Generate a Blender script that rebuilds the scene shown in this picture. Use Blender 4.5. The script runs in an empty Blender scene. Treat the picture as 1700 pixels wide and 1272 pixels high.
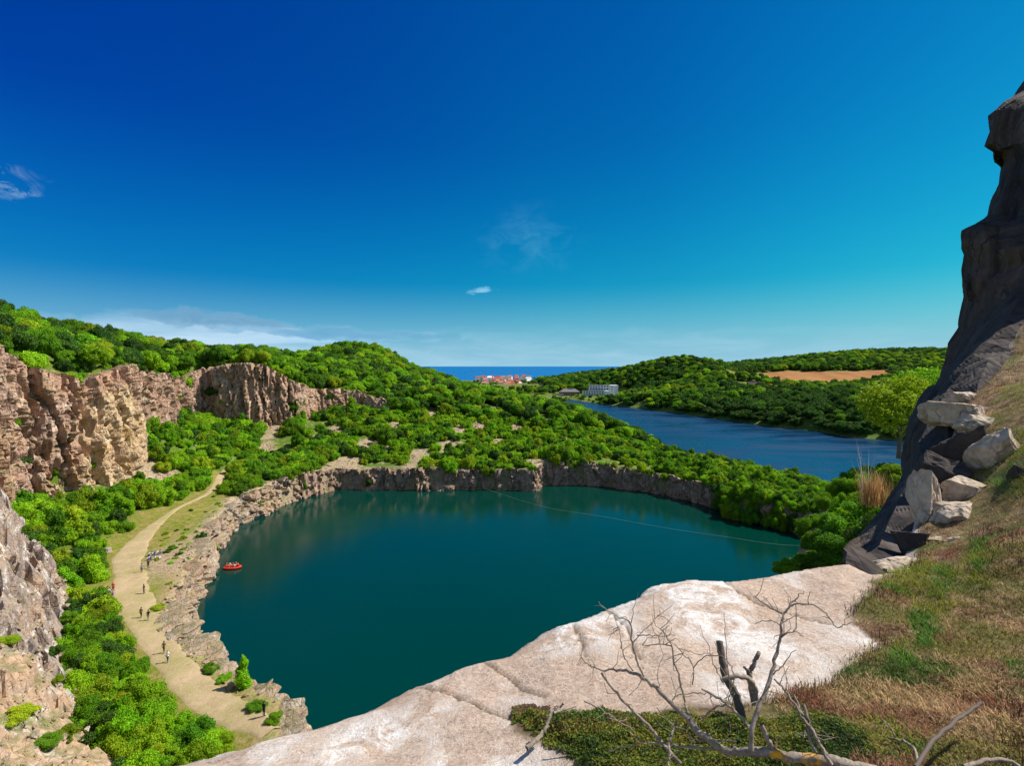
import bpy, bmesh, math, random
import numpy as np
from mathutils import Vector, Matrix

random.seed(7)
RNG = np.random.default_rng(7)
scene = bpy.context.scene
COL = scene.collection
R = math.radians
EYE = 46.0          # camera height above the quarry lake (water level z = 0)

# ------------------------------------------------------------------ camera
cam_d = bpy.data.cameras.new('camera')
cam_d.sensor_width = 36.0
cam_d.lens = 18.0
cam_d.shift_y = -28.0 / 1700.0
cam_d.clip_start = 0.1
cam_d.clip_end = 200000.0
cam = bpy.data.objects.new('camera', cam_d)
COL.objects.link(cam)
cam.location = (0, 0, EYE)
cam.rotation_euler = (R(90), 0, 0)
scene.camera = cam

# ------------------------------------------------------------------ light and sky
SUN_AZ = math.atan2(0.97, 0.20)      # measured from +Y towards +X
SUN_EL = R(50)
sd_ = Vector((math.sin(SUN_AZ) * math.cos(SUN_EL), math.cos(SUN_AZ) * math.cos(SUN_EL), math.sin(SUN_EL)))
sun_d = bpy.data.lights.new('sun', 'SUN')
sun_d.energy = 5.0
sun_d.angle = R(0.55)
sun_d.color = (1.0, 0.95, 0.86)
sun = bpy.data.objects.new('sun', sun_d)
COL.objects.link(sun)
sun.rotation_euler = (-sd_).to_track_quat('-Z', 'Y').to_euler()
sun.location = (60, -40, 120)

vs = scene.view_settings
vs.view_transform = 'Standard'
vs.look = 'None'
vs.gamma = 1.0
vs.exposure = 0.45
scene.cycles.max_bounces = 6
scene.cycles.transparent_max_bounces = 8
scene.cycles.caustics_reflective = False
scene.cycles.caustics_refractive = False


class NT:
    """small helper round a node tree"""
    def __init__(self, tree):
        self.t = tree
        tree.nodes.clear()

    def n(self, kind, **kw):
        nd = self.t.nodes.new(kind)
        for k, v in kw.items():
            if k == 'inp':
                for ik, iv in v.items():
                    if hasattr(iv, 'is_output'):
                        self.t.links.new(iv, nd.inputs[ik])
                    else:
                        nd.inputs[ik].default_value = iv
            else:
                setattr(nd, k, v)
        return nd

    def link(self, a, b):
        self.t.links.new(a, b)

    def math(self, op, a, b=None, c=None, clamp=False):
        nd = self.n('ShaderNodeMath', operation=op, use_clamp=clamp)
        for i, v in enumerate((a, b, c)):
            if v is None:
                continue
            if hasattr(v, 'is_output'):
                self.link(v, nd.inputs[i])
            else:
                nd.inputs[i].default_value = v
        return nd.outputs[0]

    def mix(self, f, a, b, mode='MIX'):
        nd = self.n('ShaderNodeMix', data_type='RGBA', blend_type=mode)
        for i, v in ((0, f), (6, a), (7, b)):
            if hasattr(v, 'is_output'):
                self.link(v, nd.inputs[i])
            else:
                nd.inputs[i].default_value = v if i == 0 else (*v[:3], 1.0)
        return nd.outputs[2]

    def ramp(self, f, stops, interp='LINEAR'):
        nd = self.n('ShaderNodeValToRGB')
        cr = nd.color_ramp
        cr.interpolation = interp
        while len(cr.elements) < len(stops):
            cr.elements.new(0.5)
        for e, (p, c) in zip(cr.elements, stops):
            e.position = p
            e.color = (*c[:3], 1.0) if hasattr(c, '__len__') else (c, c, c, 1.0)
        self.link(f, nd.inputs[0])
        return nd.outputs[0]

    def noise(self, vec, scale, detail=4, rough=0.55, dist=0.0):
        nd = self.n('ShaderNodeTexNoise', inp={'Scale': scale, 'Detail': detail, 'Roughness': rough, 'Distortion': dist})
        if vec is not None:
            self.link(vec, nd.inputs['Vector'])
        return nd.outputs['Fac']

    def voro(self, vec, scale, feature='F1', out='Color'):
        nd = self.n('ShaderNodeTexVoronoi', feature=feature, inp={'Scale': scale})
        self.link(vec, nd.inputs['Vector'])
        return nd.outputs[out]

    def mapping(self, vec, scale=(1, 1, 1), rot=(0, 0, 0)):
        nd = self.n('ShaderNodeMapping', inp={'Scale': scale, 'Rotation': rot})
        self.link(vec, nd.inputs['Vector'])
        return nd.outputs[0]


def build_world():
    w = bpy.data.worlds.new('World')
    scene.world = w
    w.use_nodes = True
    k = NT(w.node_tree)
    sky = k.n('ShaderNodeTexSky', sky_type='NISHITA', sun_disc=False)
    sky.sun_elevation = SUN_EL
    sky.sun_rotation = SUN_AZ
    sky.altitude = 50
    sky.air_density = 1.0
    sky.dust_density = 0.25
    sky.ozone_density = 3.0
    # a polarising filter and a strong colour setting: deepen the blue of the sky
    sc_ = k.n('ShaderNodeVectorMath', operation='SCALE', inp={0: sky.outputs[0], 'Scale': 0.1})
    sep = k.n('ShaderNodeSeparateColor', inp={0: sc_.outputs[0]})
    tc = k.n('ShaderNodeTexCoord')
    dn = k.n('ShaderNodeVectorMath', operation='DOT_PRODUCT', inp={0: tc.outputs['Generated'], 1: (0.97, 0.0, 0.20)})
    pol = k.n('ShaderNodeMapRange', inp={0: dn.outputs['Value'], 1: -0.55, 2: 0.10, 3: 0.60, 4: 1.0}).outputs[0]
    pol2 = k.n('ShaderNodeMapRange', inp={0: dn.outputs['Value'], 1: 0.30, 2: 0.85, 3: 0.0, 4: 0.30}).outputs[0]
    pg = k.math('ADD', pol, pol2)
    pb = k.math('ADD', 1.0, k.math('MULTIPLY', pol2, 0.5))
    r = k.math('MULTIPLY', k.math('POWER', sep.outputs[0], SKY_POW[0]), SKY_MUL[0])
    g = k.math('MULTIPLY', k.math('MULTIPLY', k.math('POWER', sep.outputs[1], SKY_POW[1]), SKY_MUL[1]), pg)
    b = k.math('MULTIPLY', k.math('MULTIPLY', k.math('POWER', sep.outputs[2], SKY_POW[2]), SKY_MUL[2]), pb)
    comb = k.n('ShaderNodeCombineColor', inp={0: r, 1: g, 2: b})
    dz = k.n('ShaderNodeSeparateXYZ', inp={0: tc.outputs['Generated']}).outputs[2]
    hz_ = k.math('POWER', k.n('ShaderNodeMapRange', inp={0: dz, 1: 0.0, 2: 0.16, 3: 1.0, 4: 0.0}).outputs[0], 1.6)
    cy_ = k.math('POWER', k.n('ShaderNodeMapRange', inp={0: dz, 1: 0.02, 2: 0.40, 3: 0.70, 4: 0.0}).outputs[0], 1.4)
    base = k.mix(cy_, comb.outputs[0], (0.0, 0.23, 0.42))
    base = k.mix(hz_, base, (0.22, 0.43, 0.55))
    # overhead and behind the viewer the sky is not deepened by the filter
    dy = k.n('ShaderNodeSeparateXYZ', inp={0: tc.outputs['Generated']}).outputs[1]
    m1 = k.n('ShaderNodeMapRange', interpolation_type='SMOOTHSTEP', inp={0: dz, 1: 0.64, 2: 0.80, 3: 0.0, 4: 1.0}).outputs[0]
    m2 = k.n('ShaderNodeMapRange', interpolation_type='SMOOTHSTEP', inp={0: dy, 1: 0.30, 2: 0.0, 3: 0.0, 4: 1.0}).outputs[0]
    base = k.mix(k.math('MAXIMUM', m1, m2), base, sc_.outputs[0])
    # clouds live at fixed compass bearings and elevations of the sky
    d = k.n('ShaderNodeSeparateXYZ', inp={0: tc.outputs['Generated']})
    az = k.math('ARCTAN2', d.outputs[0], d.outputs[1])
    el = k.math('ARCSINE', d.outputs[2])
    ae = k.n('ShaderNodeCombineXYZ', inp={0: az, 1: el, 2: 0.0}).outputs[0]

    nd_ = k.noise(k.mapping(ae, (9, 20, 1)), 1.0, 5, 0.6)
    az = k.math('ADD', az, k.math('MULTIPLY', k.math('SUBTRACT', nd_, 0.5), 0.22))
    el = k.math('ADD', el, k.math('MULTIPLY', k.math('SUBTRACT', k.noise(k.mapping(ae, (7, 12, 1), (0, 0, 0)), 1.7, 4, 0.6), 0.5), 0.045))

    def blob(a0, e0, ra, re, tilt=0.0):
        da = k.math('SUBTRACT', az, R(a0))
        de = k.math('SUBTRACT', k.math('SUBTRACT', el, R(e0)), k.math('MULTIPLY', da, tilt))
        q = k.math('ADD', k.math('POWER', k.math('ABSOLUTE', k.math('DIVIDE', da, R(ra))), 2.0),
                   k.math('POWER', k.math('ABSOLUTE', k.math('DIVIDE', de, R(re))), 2.0))
        return k.math('SUBTRACT', 1.0, q, clamp=True)
    n1 = k.noise(k.mapping(ae, (6, 34, 1)), 1.0, 6, 0.6, 0.6)
    n2 = k.noise(k.mapping(ae, (16, 26, 1)), 1.0, 7, 0.65, 1.0)
    white = k.math('MULTIPLY', k.math('POWER', blob(-32, 1.6, 13, 3.9), 0.9), k.ramp(n1, [(0.3, 0.5), (0.55, 1.0)]))
    strat = k.math('MULTIPLY', blob(-20, 3.1, 15, 1.2), k.ramp(n1, [(0.42, 0.0), (0.62, 0.8)]))
    wisp = k.math('MULTIPLY', k.math('POWER', blob(-45, 14.2, 3.6, 1.5, 0.12), 1.5), k.ramp(n2, [(0.40, 0.0), (0.66, 0.9)]))
    wisp2 = k.math('MULTIPLY', k.math('POWER', blob(2.0, 14.0, 6.5, 4.4), 1.6), k.ramp(n2, [(0.40, 0.0), (0.8, 0.22)]))
    wisp3 = k.math('MULTIPLY', blob(-3.8, 8.3, 1.0, 0.35), k.ramp(n2, [(0.35, 0.1), (0.6, 0.6)]))
    lowb = k.math('MULTIPLY', blob(0, 1.2, 60, 3.2), k.ramp(n1, [(0.40, 0.0), (0.75, 0.32)]))
    grey = k.math('MULTIPLY', k.math('POWER', blob(-30.5, 4.55, 6.8, 0.85, -0.05), 0.6), k.ramp(n2, [(0.30, 0.45), (0.5, 0.95)]))
    grey2 = k.math('MULTIPLY', k.math('POWER', blob(-18.5, 3.35, 12.5, 0.5, -0.015), 0.5), k.ramp(n1, [(0.30, 0.2), (0.55, 0.9)]))
    c = base
    for m, colr in ((lowb, (0.50, 0.66, 0.78)), (strat, (0.33, 0.55, 0.72)), (white, (0.42, 0.58, 0.72)),
                    (wisp, (0.55, 0.75, 0.85)), (wisp2, (0.18, 0.50, 0.70)), (wisp3, (0.30, 0.60, 0.80)),
                    (grey, (0.12, 0.28, 0.44)), (grey2, (0.12, 0.31, 0.50))):
        c = k.mix(m, c, tuple(v * CLOUD_GAIN for v in colr))
    bg = k.n('ShaderNodeBackground', inp={'Color': c, 'Strength': 1.0})
    out = k.n('ShaderNodeOutputWorld')
    k.link(bg.outputs[0], out.inputs[0])


SKY_POW = (4.0, 1.5, 0.7)
SKY_MUL = (1.15, 0.74, 0.54)
CLOUD_GAIN = 0.95
build_world()

# ------------------------------------------------------------------ numeric helpers
def W(px, py, Y):
    """point at distance Y seen at the given place of the photograph (used only to measure the site)"""
    return ((px - 850.0) / 850.0 * Y, Y, EYE - (py - 608.0) / 850.0 * Y)


def _hash(ix, iy, iz, seed):
    h = (ix.astype(np.int64) * 374761393 + iy.astype(np.int64) * 668265263 + iz.astype(np.int64) * 2147483647 + seed * 974634777) & 0xFFFFFFFF
    h = ((h ^ (h >> 13)) * 1274126177) & 0xFFFFFFFF
    h = ((h ^ (h >> 16)) * 2246822519) & 0xFFFFFFFF
    h = h ^ (h >> 15)
    return (h & 0xFFFFFF) / float(0xFFFFFF)


def vnoise(x, y, z=None, seed=0):
    x = np.asarray(x, float)
    y = np.asarray(y, float)
    z = np.zeros_like(x) if z is None else np.asarray(z, float)
    xi, yi, zi = np.floor(x), np.floor(y), np.floor(z)
    fx, fy, fz = x - xi, y - yi, z - zi
    fx, fy, fz = fx * fx * (3 - 2 * fx), fy * fy * (3 - 2 * fy), fz * fz * (3 - 2 * fz)
    r = 0
    for dx in (0, 1):
        wx = fx if dx else 1 - fx
        for dy in (0, 1):
            wy = fy if dy else 1 - fy
            for dz in (0, 1):
                wz = fz if dz else 1 - fz
                r = r + wx * wy * wz * _hash(xi + dx, yi + dy, zi + dz, seed)
    return r * 2 - 1


def fbm(x, y, z=None, seed=0, octaves=4, gain=0.5):
    a, s, t = 1.0, 0.0, 0.0
    z = np.zeros_like(np.asarray(x, float)) if z is None else z
    for o in range(octaves):
        s = s + a * vnoise(x * 2 ** o, y * 2 ** o, z * 2 ** o, seed + o * 17)
        t += a
        a *= gain
    return s / t


def vcell(x, y, z, seed=0):
    """voronoi: random value of the nearest cell, and how close its border is"""
    xi, yi, zi = np.floor(x), np.floor(y), np.floor(z)
    d1 = np.full(x.shape, 1e9)
    d2 = np.full(x.shape, 1e9)
    val = np.zeros(x.shape)
    for dx in (-1, 0, 1):
        for dy in (-1, 0, 1):
            for dz in (-1, 0, 1):
                cx, cy, cz = xi + dx, yi + dy, zi + dz
                px = cx + _hash(cx, cy, cz, seed + 1)
                py = cy + _hash(cx, cy, cz, seed + 2)
                pz = cz + _hash(cx, cy, cz, seed + 3)
                d = (px - x) ** 2 + (py - y) ** 2 + (pz - z) ** 2
                v = _hash(cx, cy, cz, seed + 4)
                nearer = d < d1
                d2 = np.where(nearer, d1, np.minimum(d2, d))
                val = np.where(nearer, v, val)
                d1 = np.where(nearer, d, d1)
    return val, np.sqrt(d2) - np.sqrt(d1)


def ss(a, b, x):
    t = np.clip((x - a) / (b - a), 0, 1)
    return t * t * (3 - 2 * t)


def seg_dist(x, y, pts, closed=False):
    d = np.full(x.shape, 1e18)
    n = len(pts)
    for i in range(n if closed else n - 1):
        ax, ay = pts[i][:2]
        bx, by = pts[(i + 1) % n][:2]
        vx, vy = bx - ax, by - ay
        t = np.clip(((x - ax) * vx + (y - ay) * vy) / (vx * vx + vy * vy + 1e-12), 0, 1)
        d = np.minimum(d, (x - ax - t * vx) ** 2 + (y - ay - t * vy) ** 2)
    return np.sqrt(d)


def inside(x, y, pts):
    c = np.zeros(x.shape, bool)
    n = len(pts)
    for i in range(n):
        ax, ay = pts[i][:2]
        bx, by = pts[(i + 1) % n][:2]
        if ay == by:
            continue
        cond = ((ay > y) != (by > y)) & (x < (bx - ax) * (y - ay) / (by - ay) + ax)
        c ^= cond
    return c


def sdist(x, y, pts):
    """positive inside"""
    d = seg_dist(x, y, pts, True)
    return np.where(inside(x, y, pts), d, -d)


def tps_fit(pts, scale=100.0, lam=0.002):
    p = np.array(pts, float)
    X = p[:, :2] / scale
    n = len(X)
    d2 = ((X[:, None] - X[None]) ** 2).sum(-1)
    K = np.where(d2 > 0, 0.5 * d2 * np.log(d2 + 1e-12), 0) + lam * np.eye(n)
    P = np.hstack([np.ones((n, 1)), X])
    A = np.zeros((n + 3, n + 3))
    A[:n, :n] = K
    A[:n, n:] = P
    A[n:, :n] = P.T
    w = np.linalg.solve(A, np.concatenate([p[:, 2], np.zeros(3)]))
    return (X, w, scale)


def tps_eval(f, x, y):
    X, w, s = f
    x = np.asarray(x, float) / s
    y = np.asarray(y, float) / s
    r = w[-3] + w[-2] * x + w[-1] * y
    for i in range(len(X)):
        d2 = (x - X[i, 0]) ** 2 + (y - X[i, 1]) ** 2
        r = r + w[i] * 0.5 * d2 * np.log(d2 + 1e-12)
    return r


def catmull(pts, m):
    """resample a polyline of n-tuples smoothly, m steps per span"""
    p = np.array(pts, float)
    p = np.vstack([2 * p[0] - p[1], p, 2 * p[-1] - p[-2]])
    out = []
    for i in range(1, len(p) - 2):
        for k in range(m):
            t = k / m
            out.append(0.5 * ((2 * p[i]) + (-p[i - 1] + p[i + 1]) * t + (2 * p[i - 1] - 5 * p[i] + 4 * p[i + 1] - p[i + 2]) * t * t + (-p[i - 1] + 3 * p[i] - 3 * p[i + 1] + p[i + 2]) * t ** 3))
    out.append(p[-2])
    return np.array(out)


# ------------------------------------------------------------------ object helpers
def tag(o, label=None, cat=None, group=None, kind=None):
    if label:
        o['label'] = label
    if cat:
        o['category'] = cat
    if group:
        o['group'] = group
    if kind:
        o['kind'] = kind
    return o


def obj(name, me, mats=None, parent=None, loc=None):
    o = bpy.data.objects.new(name, me)
    COL.objects.link(o)
    if mats is not None and me is not None:
        for m in (mats if isinstance(mats, (list, tuple)) else [mats]):
            me.materials.append(m)
    if parent is not None:
        o.parent = parent
    if loc is not None:
        o.location = loc
    return o


def np_mesh(name, verts, faces, smooth=False, mat_idx=None):
    """faces: list of int arrays of shape (n, k)"""
    me = bpy.data.meshes.new(name)
    verts = np.asarray(verts, np.float32)
    me.vertices.add(len(verts))
    me.vertices.foreach_set('co', verts.ravel())
    faces = [np.asarray(f, np.int32) for f in faces if len(f)]
    nl = sum(f.size for f in faces)
    me.loops.add(nl)
    me.loops.foreach_set('vertex_index', np.concatenate([f.ravel() for f in faces]))
    tot = np.concatenate([np.full(len(f), f.shape[1], np.int32) for f in faces])
    start = np.concatenate([[0], np.cumsum(tot)[:-1]]).astype(np.int32)
    me.polygons.add(len(tot))
    me.polygons.foreach_set('loop_start', start)
    me.polygons.foreach_set('loop_total', tot)
    me.polygons.foreach_set('use_smooth', np.full(len(tot), smooth))
    if mat_idx is not None:
        me.polygons.foreach_set('material_index', np.asarray(mat_idx, np.int32))
    me.update(calc_edges=True)
    me.validate()
    return me


def grid_faces(nu, nv):
    i = np.arange(nu - 1)[:, None] * nv + np.arange(nv - 1)[None]
    i = i.ravel()
    return np.stack([i, i + nv, i + nv + 1, i + 1], 1)


def set_attr(me, name, vals):
    vals = np.asarray(vals, np.float32)
    if vals.ndim == 1:
        a = me.attributes.new(name, 'FLOAT', 'POINT')
        a.data.foreach_set('value', vals)
    else:
        a = me.attributes.new(name, 'FLOAT_COLOR', 'POINT')
        if vals.shape[1] == 3:
            vals = np.hstack([vals, np.ones((len(vals), 1), np.float32)])
        a.data.foreach_set('color', vals.ravel())


def tube(path, radii, sides=6, cap=True):
    """verts, quads of a tapering tube along a path"""
    path = np.asarray(path, float)
    radii = np.asarray(radii, float) * np.ones(len(path))
    vs_, fs_ = [], []
    t = np.gradient(path, axis=0)
    t /= np.linalg.norm(t, axis=1)[:, None] + 1e-9
    ref = np.array([0.3, 0.2, 0.93])
    for i in range(len(path)):
        a = np.cross(t[i], ref)
        if np.linalg.norm(a) < 1e-3:
            a = np.cross(t[i], [1, 0, 0])
        a /= np.linalg.norm(a)
        b = np.cross(t[i], a)
        for k in range(sides):
            th = 2 * math.pi * k / sides
            vs_.append(path[i] + radii[i] * (math.cos(th) * a + math.sin(th) * b))
    for i in range(len(path) - 1):
        for k in range(sides):
            fs_.append((i * sides + k, i * sides + (k + 1) % sides, (i + 1) * sides + (k + 1) % sides, (i + 1) * sides + k))
    return np.array(vs_), np.array(fs_)


class MB:
    """collects pieces of one mesh"""
    def __init__(self):
        self.v = []
        self.f = {}
        self.n = 0

    def add(self, v, f):
        v = np.asarray(v, float)
        f = np.asarray(f, int)
        self.v.append(v)
        self.f.setdefault(f.shape[1], []).append(f + self.n)
        self.n += len(v)

    def box(self, c, s, rz=0.0, top=1.0):
        x, y, z = s[0] / 2, s[1] / 2, s[2] / 2
        p = np.array([(-x, -y, -z), (x, -y, -z), (x, y, -z), (-x, y, -z), (-x * top, -y * top, z), (x * top, -y * top, z), (x * top, y * top, z), (-x * top, y * top, z)])
        ca, sa = math.cos(rz), math.sin(rz)
        p = np.stack([p[:, 0] * ca - p[:, 1] * sa + c[0], p[:, 0] * sa + p[:, 1] * ca + c[1], p[:, 2] + c[2]], 1)
        self.add(p, [(0, 3, 2, 1), (4, 5, 6, 7), (0, 1, 5, 4), (1, 2, 6, 5), (2, 3, 7, 6), (3, 0, 4, 7)])

    def tube(self, path, r, sides=6):
        v, f = tube(path, r, sides)
        self.add(v, f)

    def build(self, name, mat, parent=None, smooth=False):
        me = np_mesh(name, np.vstack(self.v), [np.vstack(x) for x in self.f.values()], smooth)
        return obj(name, me, mat, parent)


# ------------------------------------------------------------------ materials
def new_mat(name):
    m = bpy.data.materials.new(name)
    m.use_nodes = True
    return m, NT(m.node_tree)


def finish(k, color, rough=0.9, bump=None, bump_d=0.1, spec=0.2, **extra):
    p = k.n('ShaderNodeBsdfPrincipled', inp={'Roughness': rough, 'Specular IOR Level': spec})
    if hasattr(color, 'is_output'):
        k.link(color, p.inputs['Base Color'])
    else:
        p.inputs['Base Color'].default_value = (*color[:3], 1)
    if bump is not None:
        b = k.n('ShaderNodeBump', inp={'Height': bump, 'Distance': bump_d, 'Strength': 1.0})
        k.link(b.outputs[0], p.inputs['Normal'])
    out = k.n('ShaderNodeOutputMaterial')
    k.link(p.outputs[0], out.inputs[0])
    return p


def plain(name, col, rough=0.8, metallic=0.0):
    m, k = new_mat(name)
    tc = k.n('ShaderNodeTexCoord').outputs['Object']
    n = k.noise(tc, 3.0, 5)
    c = k.mix(k.ramp(n, [(0.3, 0.0), (0.7, 0.5)]), col, tuple(v * 0.72 for v in col))
    p = finish(k, c, rough)
    p.inputs['Metallic'].default_value = metallic
    return m


def rock_mat(name, base, alt, dark, pale, s=1.0, streak=0.5, moss=0.0, pale_amt=0.3, ochre=(0.42, 0.27, 0.12), ochre_amt=0.25, bump_d=0.25, earth=False):
    m, k = new_mat(name)
    tc = k.n('ShaderNodeTexCoord').outputs['Object']
    n_big = k.noise(tc, 0.045 * s, 5, 0.6, 0.5)
    n_mid = k.noise(tc, 0.3 * s, 6, 0.65, 0.3)
    n_fine = k.noise(tc, 2.2 * s, 6, 0.7)
    vert = k.noise(k.mapping(tc, (1, 1, 0.12)), 0.7 * s, 6, 0.65, 0.8)
    cell = k.voro(k.mapping(tc, (1, 1, 0.55)), 0.55 * s)
    cell_v = k.n('ShaderNodeSeparateColor', inp={0: cell}).outputs[0]
    wv = k.n('ShaderNodeVectorMath', operation='ADD', inp={0: tc, 1: k.n('ShaderNodeVectorMath', operation='SCALE', inp={0: k.n('ShaderNodeTexNoise', inp={'Vector': tc, 'Scale': 0.8 * s, 'Detail': 3.0}).outputs['Color'], 'Scale': 1.6 / s}).outputs[0]}).outputs[0]
    edge = k.voro(k.mapping(wv, (1, 1, 0.4)), 0.8 * s, 'DISTANCE_TO_EDGE', 'Distance')
    c = k.mix(k.ramp(n_big, [(0.35, 0.0), (0.62, 1.0)]), base, alt)
    c = k.mix(k.math('MULTIPLY', k.ramp(n_mid, [(0.52, 0.0), (0.62, 1.0)]), pale_amt * 2), c, pale)
    oc = k.noise(tc, 0.12 * s, 4, 0.6, 1.0)
    c = k.mix(k.math('MULTIPLY', k.ramp(oc, [(0.5, 0.0), (0.62, 1.0)]), ochre_amt * 2), c, ochre)
    c = k.mix(k.math('MULTIPLY', k.ramp(cell_v, [(0.0, 1.0), (1.0, 0.0)]), 0.45), c, k.mix(0.55, c, dark))
    c = k.mix(k.math('MULTIPLY', k.ramp(vert, [(0.50, 0.0), (0.66, 1.0)]), streak), c, dark)
    c = k.mix(k.ramp(n_fine, [(0.35, 0.35), (0.6, 0.0)]), c, dark)
    c = k.mix(k.math('MULTIPLY', k.ramp(edge, [(0.0, 0.8), (0.04, 0.0)]), k.ramp(n_mid, [(0.45, 0.0), (0.6, 1.0)])), c, tuple(v * 0.5 for v in dark))
    if earth:
        ea = k.n('ShaderNodeAttribute', attribute_name='earth').outputs['Fac']
        en = k.noise(tc, 1.4, 6, 0.7)
        ec = k.mix(k.ramp(en, [(0.35, 0.0), (0.65, 1.0)]), (0.46, 0.27, 0.15), (0.58, 0.40, 0.26))
        ec = k.mix(k.ramp(k.noise(tc, 0.25, 5, 0.6), [(0.52, 0.0), (0.62, 0.8)]), ec, (0.16, 0.20, 0.03))
        c = k.mix(k.math('MULTIPLY', ea, k.ramp(n_mid, [(0.35, 1.0), (0.62, 0.35)])), c, ec)
    if moss > 0:
        geo = k.n('ShaderNodeNewGeometry')
        nz = k.n('ShaderNodeSeparateXYZ', inp={0: geo.outputs['Normal']}).outputs[2]
        mn = k.noise(tc, 0.5 * s, 5, 0.65)
        mm = k.math('MULTIPLY', k.ramp(nz, [(0.45, 0.0), (0.75, 1.0)]), k.ramp(mn, [(0.42, 0.0), (0.55, moss)]))
        c = k.mix(mm, c, k.mix(n_fine, (0.10, 0.13, 0.02), (0.05, 0.11, 0.015)))
    h = k.math('ADD', k.math('MULTIPLY', n_fine, 0.35), k.math('MULTIPLY', vert, 0.8))
    h = k.math('ADD', h, k.math('MULTIPLY', k.math('MINIMUM', edge, 0.15), 3.0))
    h = k.math('ADD', h, k.math('MULTIPLY', cell_v, 0.5))
    finish(k, c, 0.92, h, bump_d / s, 0.15)
    return m


M_CLIFF = rock_mat('cliff_granite', (0.58, 0.34, 0.22), (0.50, 0.33, 0.24), (0.09, 0.05, 0.04), (0.80, 0.60, 0.44), 1.0, 0.6, 0.5, 0.42)
M_CLIFF_PALE = rock_mat('cliff_cream_granite', (0.66, 0.48, 0.28), (0.56, 0.37, 0.22), (0.20, 0.12, 0.07), (0.76, 0.60, 0.40), 1.0, 0.35, 0.3, 0.4, (0.52, 0.34, 0.14), 0.4)
M_WALL = rock_mat('quarry_wall_granite', (0.50, 0.32, 0.22), (0.38, 0.27, 0.20), (0.07, 0.045, 0.04), (0.64, 0.50, 0.38), 1.3, 0.6, 0.6, 0.25)
M_BUTTRESS = rock_mat('slope_granite', (0.50, 0.38, 0.29), (0.52, 0.33, 0.21), (0.10, 0.08, 0.07), (0.68, 0.60, 0.52), 2.0, 0.3, 0.5, 0.35)
M_SLOPE = rock_mat('slope_granite_and_earth', (0.46, 0.34, 0.26), (0.36, 0.28, 0.24), (0.07, 0.055, 0.05), (0.78, 0.69, 0.60), 1.6, 0.65, 0.5, 0.6, (0.52, 0.32, 0.18), 0.25, 0.25, True)
M_DARK = rock_mat('painted_shade_granite', (0.085, 0.066, 0.056), (0.052, 0.046, 0.046), (0.012, 0.011, 0.012), (0.18, 0.145, 0.125), 1.5, 0.75, 0.0, 0.25, (0.15, 0.095, 0.06), 0.15, 0.10)  # granite darkened so that the cliff's shade sits in its colour
M_BOULDER = rock_mat('boulder_granite', (0.66, 0.52, 0.40), (0.52, 0.42, 0.33), (0.16, 0.12, 0.09), (0.80, 0.70, 0.60), 3.0, 0.30, 0.3, 0.5, (0.50, 0.36, 0.20), 0.25, 0.16)
M_BARK = plain('grey_bark', (0.16, 0.13, 0.10))


def ground_mat():
    m, k = new_mat('hillside_ground')
    tc = k.n('ShaderNodeTexCoord').outputs['Object']
    rock = k.n('ShaderNodeAttribute', attribute_name='rock').outputs['Fac']
    field = k.n('ShaderNodeAttribute', attribute_name='field').outputs['Fac']
    dry = k.n('ShaderNodeAttribute', attribute_name='dry').outputs['Fac']
    n1 = k.noise(tc, 0.06, 5, 0.6)
    n2 = k.noise(tc, 0.5, 6, 0.65)
    n3 = k.noise(tc, 3.0, 5, 0.7)
    grass = k.mix(n1, (0.055, 0.12, 0.012), (0.10, 0.16, 0.018))
    grass = k.mix(k.ramp(n2, [(0.45, 0.0), (0.65, 0.6)]), grass, (0.15, 0.17, 0.03))
    soil = k.mix(n2, (0.38, 0.25, 0.16), (0.30, 0.21, 0.13))
    soil = k.mix(k.ramp(n3, [(0.45, 0.0), (0.6, 0.8)]), soil, (0.60, 0.46, 0.35))
    soil = k.mix(k.ramp(k.noise(tc, 1.2, 6, 0.75), [(0.50, 0.0), (0.60, 0.8)]), soil, (0.17, 0.11, 0.07))
    soil = k.mix(k.ramp(k.noise(tc, 0.35, 5, 0.7), [(0.55, 0.0), (0.66, 0.7)]), soil, (0.14, 0.18, 0.02))
    c = k.mix(k.ramp(n2, [(0.56, 0.0), (0.62, 0.85)]), grass, soil)
    dg = k.mix(k.ramp(n2, [(0.38, 0.0), (0.58, 1.0)]), (0.17, 0.20, 0.018), (0.30, 0.22, 0.07))
    dg = k.mix(k.ramp(k.noise(tc, 1.3, 6, 0.75), [(0.5, 0.0), (0.62, 0.7)]), dg, (0.07, 0.12, 0.012))
    c = k.mix(k.math('MULTIPLY', dry, k.ramp(n1, [(0.3, 1.0), (0.8, 0.7)])), c, dg)
    c = k.mix(k.math('MULTIPLY', rock, k.ramp(n2, [(0.3, 1.0), (0.75, 0.55)])), c, soil)
    fc = k.mix(k.ramp(k.noise(k.mapping(tc, (1, 0.25, 1)), 0.035, 5, 0.65), [(0.4, 0.0), (0.6, 1.0)]), (0.26, 0.105, 0.035), (0.34, 0.17, 0.06))
    c = k.mix(field, c, fc)
    h = k.math('ADD', n2, k.math('MULTIPLY', n3, 0.4))
    finish(k, c, 0.95, h, 0.4, 0.1)
    return m


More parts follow.
